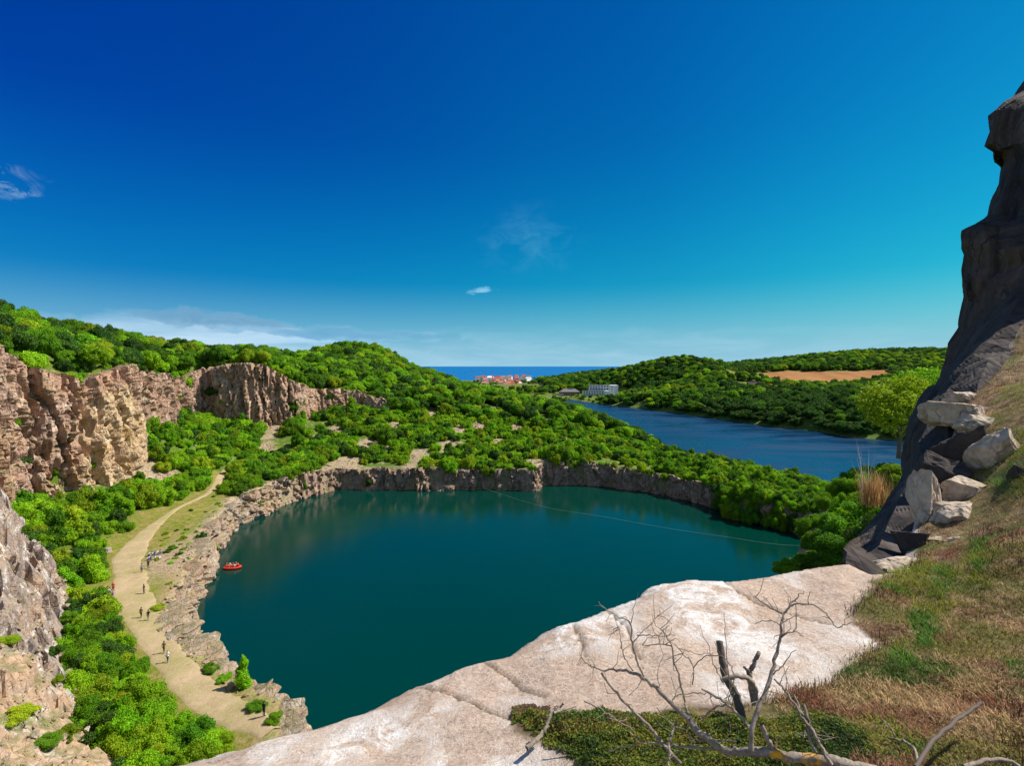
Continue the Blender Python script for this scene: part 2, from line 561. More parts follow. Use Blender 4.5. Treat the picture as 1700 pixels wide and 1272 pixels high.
def path_mat():
    m, k = new_mat('trodden_gravel')
    tc = k.n('ShaderNodeTexCoord').outputs['Object']
    n2 = k.noise(tc, 0.35, 6, 0.65)
    n3 = k.noise(tc, 4.0, 6, 0.7)
    c = k.mix(k.ramp(n2, [(0.35, 0.0), (0.65, 1.0)]), (0.44, 0.32, 0.19), (0.34, 0.26, 0.13))
    c = k.mix(k.ramp(k.noise(tc, 0.16, 6, 0.65), [(0.46, 0.0), (0.66, 0.7)]), c, (0.26, 0.24, 0.07))
    c = k.mix(k.ramp(k.noise(tc, 0.9, 5, 0.7), [(0.52, 0.0), (0.66, 0.5)]), c, (0.28, 0.17, 0.10))
    c = k.mix(k.ramp(n3, [(0.5, 0.0), (0.75, 0.5)]), c, (0.60, 0.50, 0.37))
    finish(k, c, 0.95, n3, 0.06, 0.1)
    return m


def water_mat(name, deep, rough, bump_scale, bump_d, spec=0.5):
    m, k = new_mat(name)
    tc = k.n('ShaderNodeTexCoord').outputs['Object']
    n = k.noise(k.mapping(tc, (1, 2.2, 1), (0, 0, 0.5)), bump_scale, 4, 0.6)
    n2 = k.noise(tc, 0.02, 4, 0.6)
    c = k.mix(n2, deep, tuple(v * 0.8 for v in deep))
    p = finish(k, c, rough, n, bump_d, spec)
    k.link(k.ramp(k.noise(k.mapping(tc, (1, 2.5, 1), (0, 0, 0.3)), 0.018, 5, 0.6, 0.8), [(0.4, rough * 0.6), (0.62, rough * 2.2)]), p.inputs['Roughness'])
    p.inputs['IOR'].default_value = 1.33
    return m


M_GROUND = ground_mat()
M_PATH = path_mat()
M_QWATER = water_mat('quarry_water', (0.000, 0.034, 0.024), 0.08, 1.1, 0.02)
M_LAKE = water_mat('lake_water', (0.004, 0.034, 0.085), 0.22, 0.6, 0.10)
M_SEA = water_mat('sea_water', (0.0, 0.13, 0.34), 0.5, 0.05, 0.6, 0.3)


def leaf_mat(name, c1, c2, c3, trans=0.42, scale=0.8):
    m, k = new_mat(name)
    tc = k.n('ShaderNodeTexCoord').outputs['Object']
    oi = k.n('ShaderNodeObjectInfo')
    n = k.noise(tc, scale, 4, 0.6)
    c = k.mix(k.ramp(n, [(0.35, 0.0), (0.65, 1.0)]), c1, c2)
    c = k.mix(k.ramp(oi.outputs['Random'], [(0.0, 0.0), (1.0, 0.75)]), c, c3)
    rnd = k.math('FRACT', k.math('MULTIPLY', oi.outputs['Random'], 17.3))
    br = k.math('ADD', 0.74, k.math('MULTIPLY', rnd, 0.75))
    c = k.n('ShaderNodeVectorMath', operation='SCALE', inp={0: c, 'Scale': br}).outputs[0]
    d = k.n('ShaderNodeBsdfPrincipled', inp={'Base Color': c, 'Roughness': 0.6, 'Specular IOR Level': 0.18})
    t = k.n('ShaderNodeBsdfTranslucent', inp={'Color': k.mix(0.35, c, (0.16, 0.30, 0.01))})
    mx = k.n('ShaderNodeMixShader', inp={0: trans, 1: d.outputs[0], 2: t.outputs[0]})
    out = k.n('ShaderNodeOutputMaterial')
    k.link(mx.outputs[0], out.inputs[0])
    return m


# foliage colours of the kinds of tree and shrub
M_LEAF = {
    'bright': leaf_mat('bright_green_leaves', (0.218, 0.460, 0.012), (0.103, 0.287, 0.008), (0.333, 0.494, 0.015)),
    'mid': leaf_mat('mid_green_leaves', (0.114, 0.288, 0.012), (0.066, 0.192, 0.010), (0.180, 0.312, 0.014)),
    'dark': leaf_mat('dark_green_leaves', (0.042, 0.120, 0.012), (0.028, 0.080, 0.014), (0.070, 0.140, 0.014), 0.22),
    'yellow': leaf_mat('yellow_green_leaves', (0.324, 0.454, 0.015), (0.184, 0.335, 0.010), (0.410, 0.464, 0.02)),
}

# ------------------------------------------------------------------ the lie of the land
QUARRY = [(-27.0, 65.0), (-36, 70.5), (-42, 75), (-47, 79.5), (-54, 85), (-58.7, 93.8), (-62, 102), (-66, 111), (-71, 121), (-75.6, 134), (-79, 149), (-76, 161.6),
          (-72.5, 176), (-64.4, 189), (-48, 190), (-33, 189), (-15, 190), (0, 189), (9, 188), (13, 196.5), (24, 197), (34.5, 195.5), (44, 189), (53.7, 182.7), (61, 173), (66, 165),
          (66.6, 155), (71, 149), (76, 143.7), (83.5, 134), (79, 120), (66, 98), (52, 78), (38, 56), (26, 42), (14, 32), (-5, 34), (-18, 45)]
LAKE = [(76, 711), (106.6, 620), (143, 543), (159, 501), (181, 434), (199, 380), (215, 362), (216, 331), (240, 310), (275, 285), (320, 240), (330, 180), (250, 150), (190, 158), (150, 176),
        (115, 204), (96, 240), (86, 268), (80, 310), (70, 400), (62, 550), (66, 690)]
CLIFF_EDGE = [  # x, y, base z, top z
    (-150, 85, 9, 54), (-130, 104, 8, 53), (-121, 120, 8, 51.5), (-124, 131, 8, 46), (-119.5, 142, 8, 41.5), (-118, 158, 10.5, 46.5), (-125, 171, 20, 45.5),
    (-130, 190, 25, 43), (-134, 208, 25, 40.5), (-136, 224, 21, 44.5), (-122, 221, 20, 47), (-108, 225, 19.5, 46.5), (-98, 231, 20.5, 38.5),
    (-94, 246, 23, 35.5), (-86, 251, 23.5, 35), (-75, 256, 24, 33.5), (-60, 252, 24.5, 28)]
PLATEAU = CLIFF_EDGE + [(-48, 300), (-50, 345), (-60, 450), (-100, 560), (-420, 560), (-420, 60)]

LOW = [(-28, 52, 5), (-36, 62, 4.2), (-45, 70, 4.2), (-52, 77, 4.2), (-60, 84, 4.5), (-68, 97, 4.6), (-74, 108, 4.8), (-82, 118, 5), (-88, 130, 5.8), (-88, 150, 7.5), (-84, 170, 8.5),
       (-75, 182, 8.7), (-64, 195, 8.5), (-33, 196, 8), (-15, 197, 8), (0, 197, 7.8), (14, 203, 8), (34, 203, 8), (56, 189, 7), (70, 170, 6.5), (76, 156, 6), (84, 143, 6), (90, 128, 8),
       (84, 112, 12), (73, 95, 16), (58, 72, 23), (45, 50, 31), (34, 36, 36), (100, 150, 3), (92, 175, 4.5), (105, 182, 1.5), (75, 210, 6),
       (-95, 135, 6.5), (-103, 115, 6), (-108, 135, 7.5), (-110, 155, 10.5), (-97, 165, 8.5), (-98, 180, 9.5), (-103, 195, 11), (-118, 172, 20), (-110, 170, 14.5), (-123, 195, 22), (-120, 212, 18.5),
       (-119, 218, 19), (-100, 222, 18), (-90, 205, 12.5), (-84, 240, 21), (-62, 245, 21), (-63, 215, 13), (-40, 215, 11.5), (-26, 220, 12), (8, 225, 9.7), (40, 230, 8), (-28, 270, 23),
       (0, 265, 20), (30, 255, 15), (55, 235, 8), (72, 240, 4), (-45, 300, 29), (-58, 330, 31), (-78, 420, 38), (-22, 380, 22), (12, 350, 18), (36, 310, 15.5), (52, 290, 11), (66, 300, 4),
       (58, 400, 4), (50, 550, 3), (30, 420, 8), (-50, 480, 18), (-60, 450, 28), (-100, 560, 26), (0, 560, 5), (-80, 700, 8), (0, 700, 8), (50, 700, 4), (-60, 900, 12), (-20, 1100, 5), (-150, 1200, 6),
       (0, 1250, 6), (60, 1250, 8), (-40, 1400, 7), (60, 1400, 8), (0, 1560, 3), (150, 1560, 8), (-100, 1500, 4),
       # land on the far side of the long lake
       (90, 735, 5), (120, 705, 5), (140, 710, 5.5), (150, 735, 6), (160, 680, 6.5), (140, 640, 4), (168, 640, 8), (178, 600, 12), (233, 600, 22), (250, 660, 33), (232, 710, 46), (190, 730, 36), (135, 790, 24), (120, 850, 20), (100, 950, 14), (180, 900, 26),
       (300, 720, 42), (358, 800, 31), (420, 850, 27), (441, 750, 18.5), (508, 720, 18), (340, 700, 24), (275, 520, 18), (210, 480, 9), (291, 450, 17), (321, 420, 17), (250, 380, 11), (270, 330, 9),
       (400, 600, 12), (553, 1000, 37), (500, 1200, 42), (647, 1100, 55), (812, 1150, 72), (947, 1150, 74), (1100, 1000, 62), (600, 500, 18), (800, 800, 32), (500, 250, 18), (400, 150, 14),
       (340, 100, 14), (620, 850, 26), (700, 900, 32), (300, 1000, 38), (150, 1200, 18), (300, 1500, 12), (700, 1600, 15), (1300, 1600, 25), (200, 50, 25), (400, -50, 25),
       # near side of the pit, below the viewpoint
       (-12, 26, 14), (6, 22, 22), (16, 22, 27), (20.5, 30, 35.9), (23, 31, 37), (19.5, 27, 36.4), (25, 33, 38), (0, 5, 36), (0, -20, 40), (-20, 10, 26), (-26, 38, 7), (-45, 25, 12), (25, 5, 40), (60, 0, 40), (26, 26, 34), (110, 60, 26), (130, 110, 12),
       (-60, -20, 30), (-200, 0, 50), (-420, 60, 60), (-420, 560, 50), (-300, 900, 15), (-400, 1300, 5)]
UP = [(x, y, t) for (x, y, b, t) in CLIFF_EDGE] + [
    (-168, 260, 51.5), (-166, 220, 53), (-174, 200, 55), (-190, 190, 62), (-158, 150, 57), (-150, 120, 58), (-155, 330, 45), (-164, 310, 46), (-152, 360, 43.5), (-134, 415, 58),
    (-112, 420, 56), (-78, 420, 38), (-58, 330, 31), (-45, 300, 29), (-80, 290, 38), (-110, 290, 45), (-135, 290, 49), (-250, 200, 66), (-260, 330, 48), (-200, 420, 42), (-160, 500, 36), (-100, 560, 26), (-60, 450, 30),
    (-250, 60, 64), (-250, 560, 30), (-190, 120, 60), (-95, 350, 43), (-420, 300, 45), (-215, 230, 60), (-180, 350, 45)]
F_LOW = tps_fit(LOW)
F_UP = tps_fit(UP)
BUTT = [(-20, 30), (-27, 42), (-37.5, 52), (-56, 66), (-65, 76), (-71.5, 85), (-80, 93), (-90, 101), (-100, 108), (-160, 100), (-160, -10), (-20, -10)]


def height(x, y, carve_butt=True):
    x = np.asarray(x, float)
    y = np.asarray(y, float)
    h = tps_eval(F_LOW, x, y)
    up = tps_eval(F_UP, x, y)
    ins = inside(x, y, PLATEAU)
    d1 = seg_dist(x, y, CLIFF_EDGE)
    other = PLATEAU[len(CLIFF_EDGE) - 1:] + [PLATEAU[0]]
    d2 = seg_dist(x, y, other)
    w = np.where(ins, ss(1.0, 4.0, d1) * ss(0, 45.0, d2), 0.0)
    h = h + w * (up - h)
    rough = fbm(x / 14, y / 14, seed=3) * 1.3 + fbm(x / 4, y / 4, seed=9) * 0.45
    calm = 1 - 0.8 * (1 - ss(3, 12, seg_dist(x, y, PATH_XY)))
    h = h + rough * calm
    # lakes
    sq = sdist(x, y, QUARRY)
    h = np.where(sq > -2.4, np.minimum(h, h + (-7 - h) * ss(-2.4, 0.5, sq)), h)
    sl = sdist(x, y, LAKE)
    h = np.where(sl > -14, 0.5 + (h - 0.5) * ss(-2, -14, sl), h)
    h = np.where(sl > -2, 0.5 - 3.5 * ss(-1.5, 4, sl), h)
    # the coast
    coast = 1590 + 40 * np.sin(x / 130.0) + 0.12 * np.abs(x)
    h = np.where(y > coast - 60, h + (-14 - h) * ss(-60, 40, y - coast), h)
    return h


PATH_PX = [(452, 1222, 4.6), (400, 1190, 4.4), (330, 1150, 4.2), (280, 1090, 4.2), (243, 1030, 4.4), (218, 980, 4.5), (214, 930, 4.8), (240, 890, 5.3), (290, 850, 6.3), (345, 818, 8), (370, 790, 9), (400, 765, 10.5)]
PATH_W = [1.6, 2.3, 2.5, 2.1, 2.7, 3.2, 3.2, 2.3, 0.9, 1.1, 1.6, 0.7]
PATH_XY = []
for (px_, py_, z_) in PATH_PX:
    Y_ = (EYE - z_) * 850 / (py_ - 608)
    PATH_XY.append(((px_ - 850) / 850 * Y_, Y_))


def axis(segs):
    """segs: list of (start, step) with final end"""
    out = []
    for (a, s), (b, _) in zip(segs[:-1], segs[1:]):
        n = max(1, int(round((b - a) / s)))
        out.append(np.linspace(a, b, n, endpoint=False))
    out.append(np.array([segs[-1][0]]))
    return np.concatenate(out)


XS = axis([(-700, 20), (-420, 8), (-240, 2.5), (-170, 1.25), (110, 2.5), (260, 5), (560, 12), (1500, 0)])
YS = axis([(-60, 4), (20, 1.25), (270, 2.0), (340, 4), (560, 8), (1760, 0)])
GX, GY = np.meshgrid(XS, YS, indexing='ij')
GZ = height(GX, GY)


def hz(x, y):
    """bilinear height of the built ground"""
    x = np.asarray(x, float)
    y = np.asarray(y, float)
    i = np.clip(np.searchsorted(XS, x) - 1, 0, len(XS) - 2)
    j = np.clip(np.searchsorted(YS, y) - 1, 0, len(YS) - 2)
    tx = np.clip((x - XS[i]) / (XS[i + 1] - XS[i]), 0, 1)
    ty = np.clip((y - YS[j]) / (YS[j + 1] - YS[j]), 0, 1)
    return (GZ[i, j] * (1 - tx) * (1 - ty) + GZ[i + 1, j] * tx * (1 - ty) + GZ[i, j + 1] * (1 - tx) * ty + GZ[i + 1, j + 1] * tx * ty)


FIELD_A = [W(1262, 622, 960)[:2], W(1310, 612, 1000)[:2], W(1330, 616, 980)[:2], W(1400, 622, 960)[:2], W(1470, 626, 950)[:2], W(1475, 634, 850)[:2], W(1440, 640, 770)[:2], W(1340, 640, 705)[:2], W(1290, 640, 690)[:2], W(1215, 632, 660)[:2], W(1212, 618, 850)[:2]]


def build_ground():
    # lower the sheet under the separately built rock slope and viewpoint so they never fight
    global GZ
    sb = sdist(GX, GY, BUTT)
    near = np.exp(-(np.maximum(0, np.hypot(GX - 6, GY - 6) - 14) / 6.0) ** 2)
    z = GZ.copy()
    z = np.where(sb > 0, z - 1.5 * ss(0, 2, sb), z)
    v = np.stack([GX, GY, z], -1).reshape(-1, 3)
    me = np_mesh('ground', v, [grid_faces(len(XS), len(YS))], True)
    x, y = v[:, 0], v[:, 1]
    sq = -sdist(x, y, QUARRY)
    left = (x < 10) & (y > 55)
    rock = (1 - ss(2, 7, sq)) * np.where(x < -50, 1.0, 0.5)
    # bare bench of rock on the left bank
    rock = np.maximum(rock, (1 - ss(6, 13, np.hypot((x + 69), (y - 116) * 0.55))) * 1.0)
    pd = seg_dist(x, y, PATH_XY)
    dry = (1 - ss(5, 15, pd)) * (y < 175)
    dry = np.maximum(dry, 0.3 * ss(0.1, 0.4, fbm(x / 25, y / 25, seed=5)))
    sf = sdist(x, y, FIELD_A)
    field = ss(-5, 5, sf + 8 * fbm(x / 40, y / 40, seed=8))
    set_attr(me, 'rock', np.clip(rock, 0, 1))
    set_attr(me, 'dry', np.clip(dry, 0, 1))
    set_attr(me, 'field', field)
    o = obj('ground', me, M_GROUND)
    tag(o, kind='structure')
    tag(o, 'hilly green ground around the two lakes with bare soil patches')


def build_water():
    # still quarry lake
    b = MB()
    xs = np.linspace(-90, 95, 60)
    ys = np.linspace(28, 200, 60)
    gx, gy = np.meshgrid(xs, ys, indexing='ij')
    me = np_mesh('quarry_lake', np.stack([gx, gy, 0 * gx], -1).reshape(-1, 3), [grid_faces(60, 60)], True)
    # keep only what lies in the pit
    bm = bmesh.new()
    bm.from_mesh(me)
    cen = np.array([f.calc_center_median()[:2] for f in bm.faces])
    s = sdist(cen[:, 0], cen[:, 1], QUARRY)
    bm.faces.ensure_lookup_table()
    bmesh.ops.delete(bm, geom=[f for f, q in zip(bm.faces, s) if q < -3.5], context='FACES')
    bm.to_mesh(me)
    bm.free()
    o = obj('quarry_lake', me, M_QWATER)
    tag(o, 'still dark teal water filling the old quarry pit', kind='structure')
    xs = np.linspace(40, 345, 60)
    ys = np.linspace(140, 730, 90)
    gx, gy = np.meshgrid(xs, ys, indexing='ij')
    me = np_mesh('long_lake', np.stack([gx, gy, 0 * gx], -1).reshape(-1, 3), [grid_faces(60, 90)], True)
    bm = bmesh.new()
    bm.from_mesh(me)
    cen = np.array([f.calc_center_median()[:2] for f in bm.faces])
    s = sdist(cen[:, 0], cen[:, 1], LAKE)
    bm.faces.ensure_lookup_table()
    bmesh.ops.delete(bm, geom=[f for f, q in zip(bm.faces, s) if q < -7], context='FACES')
    bm.to_mesh(me)
    bm.free()
    o = obj('long_lake', me, M_LAKE)
    tag(o, 'long blue lake beyond the strip of land', kind='structure')
    xs = np.array([-120000, -20000, -4000, 0, 4000, 20000, 120000.0])
    ys = np.array([1500, 4000, 12000, 30000, 90000.0])
    gx, gy = np.meshgrid(xs, ys, indexing='ij')
    me = np_mesh('sea', np.stack([gx, gy, -8 + 0 * gx], -1).reshape(-1, 3), [grid_faces(7, 5)])
    o = obj('sea', me, M_SEA)
    tag(o, 'deep blue open sea along the horizon', kind='structure')


def build_path():
    c = catmull([(x, y, w) for (x, y), w in zip(PATH_XY, PATH_W)], 14)
    t = np.gradient(c[:, :2], axis=0)
    t /= np.linalg.norm(t, axis=1)[:, None]
    nrm = np.stack([-t[:, 1], t[:, 0]], 1)
    n = 13
    V = []
    for i in range(len(c)):
        for j in range(n):
            s = (j / (n - 1) * 2 - 1)
            wob = 1 + 0.22 * float(vnoise(np.array([i * 0.16]), np.array([3.0 if s > 0 else 9.0]), seed=2)[0]) + 0.12 * float(vnoise(np.array([i * 0.7]), np.array([5.0 if s > 0 else 1.0]), seed=4)[0])
            p = c[i, :2] + nrm[i] * s * c[i, 2] * wob
            edge = abs(s) ** 6
            V.append((p[0], p[1], 0.12 - 0.35 * edge))
    V = np.array(V)
    V[:, 2] += hz(V[:, 0], V[:, 1])
    me = np_mesh('path', V, [grid_faces(len(c), n)], True)
    o = obj('path', me, M_PATH)
    tag(o, 'pale trodden gravel path curving along the left bank', kind='structure')


def ribbon(name, rows, mat, step=0.8, amp=1.6, cell=(3.2, 6.0), lean=0.0, cap=4.0, label='', seed=1, mats2=None, pale=None, zstep=None, side=1):
    """cliff face. rows: (x, y, zbase, ztop) along its foot; faces to the right of travel when side = 1"""
    p = []
    rows = np.array(rows, float)
    # resample by length
    L = np.concatenate([[0], np.cumsum(np.hypot(*(rows[1:, :2] - rows[:-1, :2]).T))])
    n = int(L[-1] / step) + 1
    s = np.linspace(0, L[-1], n)
    c = np.stack([np.interp(s, L, rows[:, i]) for i in range(4)], 1)
    k = np.ones(5) / 5
    for i in range(2):
        pad = np.concatenate([np.repeat(c[:1, i], 2), c[:, i], np.repeat(c[-1:, i], 2)])
        c[:, i] = np.convolve(pad, k, 'valid')
    t = np.gradient(c[:, :2], axis=0)
    t /= np.linalg.norm(t, axis=1)[:, None]
    nrm = np.stack([t[:, 1], -t[:, 0]], 1) * side      # outward
    hmax = (rows[:, 3] - rows[:, 2]).max()
    nv = int(hmax / (zstep or step)) + 2
    nc = 5
    tops = c[:, 3] + fbm(s / 7, s * 0 + seed, seed=seed) * 1.1 + (vcell(s / 3.0, s * 0, s * 0, seed)[0] - 0.5) * 1.4
    V = np.zeros((n, nv + nc, 3))
    for j in range(nv + nc):
        u = min(1.0, j / (nv - 1))
        z = c[:, 2] - 2.0 + (tops - c[:, 2] + 2.0) * u
        out = lean * (1 - u)
        if j >= nv:
            out = out - cap * (j - nv + 1) / nc
            z = z - 0.25 * (j - nv + 1) * 0.8
        V[:, j, 0] = c[:, 0] + nrm[:, 0] * out
        V[:, j, 1] = c[:, 1] + nrm[:, 1] * out
        V[:, j, 2] = z
    S = np.repeat(s[:, None], nv + nc, 1)
    Z = V[:, :, 2]
    sw = S + 1.5 * fbm(S / 5, Z / 6, seed=seed + 5) + Z * 0.12
    zw = Z + 1.5 * fbm(S / 6, Z / 5, seed=seed + 6)
    c1, e1 = vcell(sw / cell[0], zw / cell[1], sw * 0, seed)
    c2, e2 = vcell(sw / (cell[0] * .38), zw / (cell[1] * .34), sw * 0, seed + 9)
    c0, e0 = vcell(sw / (cell[0] * 3.1), zw / (cell[1] * 3.5), sw * 0, seed + 19)
    d = amp * ((c0 - 0.5) * 1.5 + (c1 - 0.5) * 1.3 + (c2 - 0.5) * 0.55 + 0.25 * fbm(S, Z, seed=seed + 2)) - amp * 0.5 * (1 - ss(0, 0.12, e1)) - amp * 0.9 * (1 - ss(0, 0.07, e0))
    g1 = np.abs(fbm((S + Z * 0.10 + 1.2 * fbm(S / 4, Z / 7, seed=seed + 31)) / (cell[0] * 2.2), Z / (cell[1] * 6), seed=seed + 30))
    d -= amp * 1.1 * (1 - ss(0.0, 0.09, g1))
    fade = np.ones(nv + nc)
    fade[nv:] = np.linspace(0.6, 0.0, nc)
    d = d * fade[None]
    V[:, :, 0] += nrm[:, 0][:, None] * d
    V[:, :, 1] += nrm[:, 1][:, None] * d
    V[:, nv:, 2] += 0.5 * (c2[:, nv:] - 0.3) * fade[nv:]
    f = grid_faces(n, nv + nc)
    if side == -1:
        f = f[:, ::-1]
    V = V.reshape(-1, 3)
    mi = None
    if pale is not None:
        cen = V[f].mean(1)
        mi = pale(cen).astype(int)
    me = np_mesh(name, V, [f], False, mi)
    o = obj(name, me, [mat] + ([mats2] if mats2 else []))
    tag(o, label, kind='structure')
    return o


def build_cliffs():
    def pale(cen):
        # the freshly broken cream face at the end of the big cliff
        s = np.hypot((cen[:, 1] - 155) / 13, (cen[:, 2] - 20) / 19) + 0.35 * fbm(cen[:, 1] / 6, cen[:, 2] / 8, seed=44)
        return s < 1
    E = CLIFF_EDGE
    ribbon('cliff', E[:9], M_CLIFF, 0.6, 1.9, (2.6, 11.0), 2.5, 5.0, 'tall jointed granite cliff on the left with a cream patch', 3, M_CLIFF_PALE, pale)
    ribbon('cliff', E[8:13], M_CLIFF, 0.6, 1.5, (2.2, 9.5), 1.5, 5.0, 'rounded brown granite cliff with dark vertical cracks', 21)
    ribbon('cliff', E[12:], M_CLIFF, 0.8, 0.9, (2.5, 4.0), 1.0, 4.0, 'low granite cliff half hidden by trees', 35)
    # walls round the quarry lake
    def top(x, y):
        return float(hz(x, y))
    q = QUARRY
    def seg(i0, i1, off):
        pts = []
        arr = np.array(q + q)[i0:i1 + 1]
        for k_, (x, y) in enumerate(arr):
            a = arr[max(0, k_ - 1)]
            b = arr[min(len(arr) - 1, k_ + 1)]
            t = (b - a) / np.linalg.norm(b - a)
            nx, ny = -t[1], t[0]      # away from the water
            h = max(1.5, top(x + nx * off, y + ny * off))
            pts.append((x + nx * 0.6, y + ny * 0.6, 0.0, h + 0.1))
        return pts
    ribbon('quarry_wall', seg(35, 50, 4.0), M_BUTTRESS, 0.5, 1.2, (3.6, 3.2), 1.3, 4.0, 'broken pinkish rock bank along the left shore', 51)
    ribbon('quarry_wall', seg(12, 19, 3.2), M_WALL, 0.6, 1.0, (2.6, 5.0), 0.8, 3.5, 'straight brown granite wall along the far shore', 61)
    ribbon('quarry_wall', seg(19, 30, 3.2), M_WALL, 0.6, 1.0, (2.6, 5.0), 0.8, 3.5, 'shaded granite wall turning along the right shore', 71)
    ribbon('quarry_wall', seg(30, 36, 1.2), M_BUTTRESS, 1.0, 1.0, (2.6, 5.0), 0.8, 3.5, 'near quarry wall below the viewpoint', 81)


def butt_h(x, y):
    sb = sdist(x, y, BUTT)
    s = np.maximum(sb, 0)
    # a steep wall behind, gentler scree towards the near end
    steep = ss(46, 66, y + 0.15 * x + 8)
    k1 = 0.75 + 0.95 * steep
    b = tps_eval(F_LOW, x, y)
    base = np.clip(b, 3.5, 7)
    h = base - 1.0 + k1 * s - 0.004 * s * s
    h = np.minimum(h, 44 + 0.25 * s)
    return h, sb


def build_buttress():
    xs = axis([(-125, 0.8), (-90, 0.33), (-24, 0.8), (-14, 0)])
    ys = axis([(12, 0.8), (34, 0.33), (108, 0)])
    gx, gy = np.meshgrid(xs, ys, indexing='ij')
    h, sb = butt_h(gx, gy)
    sx = gx + 1.5 * fbm(gx / 5, gy / 5, seed=70)
    sy = gy + 1.5 * fbm(gx / 5, gy / 5, h / 6, seed=71)
    c1, e1 = vcell(sx / 3.2, sy / 3.2, h / 5.0, 72)
    c2, e2 = vcell(sx / 1.2, sy / 1.2, h / 1.8, 73)
    c3, e3 = vcell(sx / 9, sy / 9, h / 12, 75)
    st = ss(46, 60, gy + 0.1 * gx)
    amp = ss(-0.5, 3.5, sb)
    d = ((c3 - 0.5) * 6.5 + (c1 - 0.5) * 3.6 + (c2 - 0.5) * 1.0) * (0.30 + 0.70 * st) + fbm(gx / 1.2, gy / 1.2, seed=77) * 0.3 + fbm(gx / 8, gy / 8, seed=76) * 1.2
    d -= (0.9 * (1 - ss(0, 0.08, e1)) + 1.6 * (1 - ss(0, 0.05, e3))) * st
    h = h + d * amp - 3.0 * ss(0.5, -1.5, sb)
    dx = (c1 - 0.5) * 1.0 * amp * st
    V = np.stack([gx + dx, gy + (c2 - 0.5) * 0.4 * amp, h], -1).reshape(-1, 3)
    f = grid_faces(len(xs), len(ys))
    keep = (sb.reshape(-1)[f] > -1.6).all(1)
    me = np_mesh('rock_slope', V, [f[keep]], False)
    set_attr(me, 'earth', ((1 - ss(50, 64, gy - 0.25 * (gx + 60) + 5 * fbm(gx / 7, gy / 7, seed=79))) * 0.9).ravel())
    o = obj('rock_slope', me, M_SLOPE)
    tag(o, 'steep broken rock wall and scree at the lower left', kind='structure')
    return xs, ys, h


build_ground()
build_water()
build_path()
build_cliffs()
BXS, BYS, BH = build_buttress()

# ------------------------------------------------------------------ trees and shrubs
def ico(sub):
    bm = bmesh.new()
    bmesh.ops.create_icosphere(bm, subdivisions=sub, radius=1.0)
    v = np.array([p.co[:] for p in bm.verts])
    f = np.array([[q.index for q in p.verts] for p in bm.faces])
    bm.free()
    return v, f


ICO1, ICO2, ICO3 = ico(1), ico(2), ico(3)


def crown_mesh(name, seed, lobes, cards, size, shape, squash=1.0, mat=None, core=0.80):
    """leaf clumps on several lobes; shape: list of (x, y, z, r) or a kind"""
    rg = np.random.default_rng(seed)
    L = []
    if shape == 'tree':       # lifted domed crown, spans z 0.25..1.9
        L.append((0, 0, 1.0, 0.55))
        for _ in range(lobes):
            a = rg.uniform(0, 6.28)
            e = rg.uniform(-0.35, 1.25)
            rr = rg.uniform(0.18, 0.38)
            d = 0.66 * rg.uniform(0.75, 1.25)
            L.append((d * math.cos(a) * math.cos(e), d * math.sin(a) * math.cos(e), 1.0 + d * math.sin(e) * 0.95, rr))
    elif shape == 'shrub':    # sits on the ground
        L.append((0, 0, 0.4, 0.52))
        for _ in range(lobes):
            a = rg.uniform(0, 6.28)
            d = rg.uniform(0.15, 0.85)
            rr = rg.uniform(0.13, 0.34)
            L.append((d * math.cos(a), d * math.sin(a), rg.uniform(0.12, 1.15) * (1.15 - 0.65 * d), rr))
    elif shape == 'spire':
        for i in range(lobes):
            t = i / (lobes - 1)
            a = rg.uniform(0, 6.28)
            w = 0.42 * (1 - t) ** 0.7 + 0.05
            L.append((0.35 * w * math.cos(a), 0.35 * w * math.sin(a), 0.2 + 2.2 * t, w * rg.uniform(0.8, 1.1)))
    L = np.array(L)
    mb = MB()
    v0, f0 = ICO2
    for (x, y, z, r) in L:
        n = 1 + 0.22 * fbm(v0[:, 0] * 2 + x * 9, v0[:, 1] * 2 + y * 9, v0[:, 2] * 2 + z * 9, seed=seed)
        v = v0 * (n * r * core)[:, None] * np.array([1, 1, squash]) + np.array([x, y, z])
        mb.add(v, f0)
    w = L[:, 3] ** 2
    w /= w.sum()
    idx = rg.choice(len(L), cards * 2, p=w)
    d = rg.normal(size=(cards * 2, 3))
    d[:, 2] += 0.25
    d /= np.linalg.norm(d, axis=1)[:, None]
    rad = rg.uniform(0.72, 1.12, cards * 2) + 0.32 * rg.random(cards * 2) ** 5
    c = L[idx, :3] + d * (L[idx, 3] * rad)[:, None] * np.array([1, 1, squash])
    # drop those deep inside another lobe
    deep = np.zeros(len(c), bool)
    for k_, (x, y, z, r) in enumerate(L):
        q = np.linalg.norm((c - np.array([x, y, z])) / np.array([1, 1, squash]), axis=1)
        deep |= (q < r * 0.72) & (idx != k_)
    c, d = c[~deep][:cards], d[~deep][:cards]
    c[:, 2] = np.maximum(c[:, 2], 0.02 if shape != 'tree' else 0.3)
    n = d + rg.normal(size=d.shape) * 0.55
    n /= np.linalg.norm(n, axis=1)[:, None]
    a = np.cross(n, rg.normal(size=n.shape))
    a /= np.linalg.norm(a, axis=1)[:, None]
    b = np.cross(n, a)
    s = (size * rg.uniform(0.6, 1.35, len(c)))[:, None]
    bend = n * s * 0.25
    q = np.stack([c - a * s * 0.5, c - b * s * 0.32 + bend, c + a * s * 0.5, c + b * s * 0.32 + bend], 1).reshape(-1, 3)
    f = np.arange(len(q)).reshape(-1, 4)
    mb.add(q, f)
    me = np_mesh(name, np.vstack(mb.v), [np.vstack(x) for x in mb.f.values()], False)
    if mat:
        me.materials.append(mat)
    return me


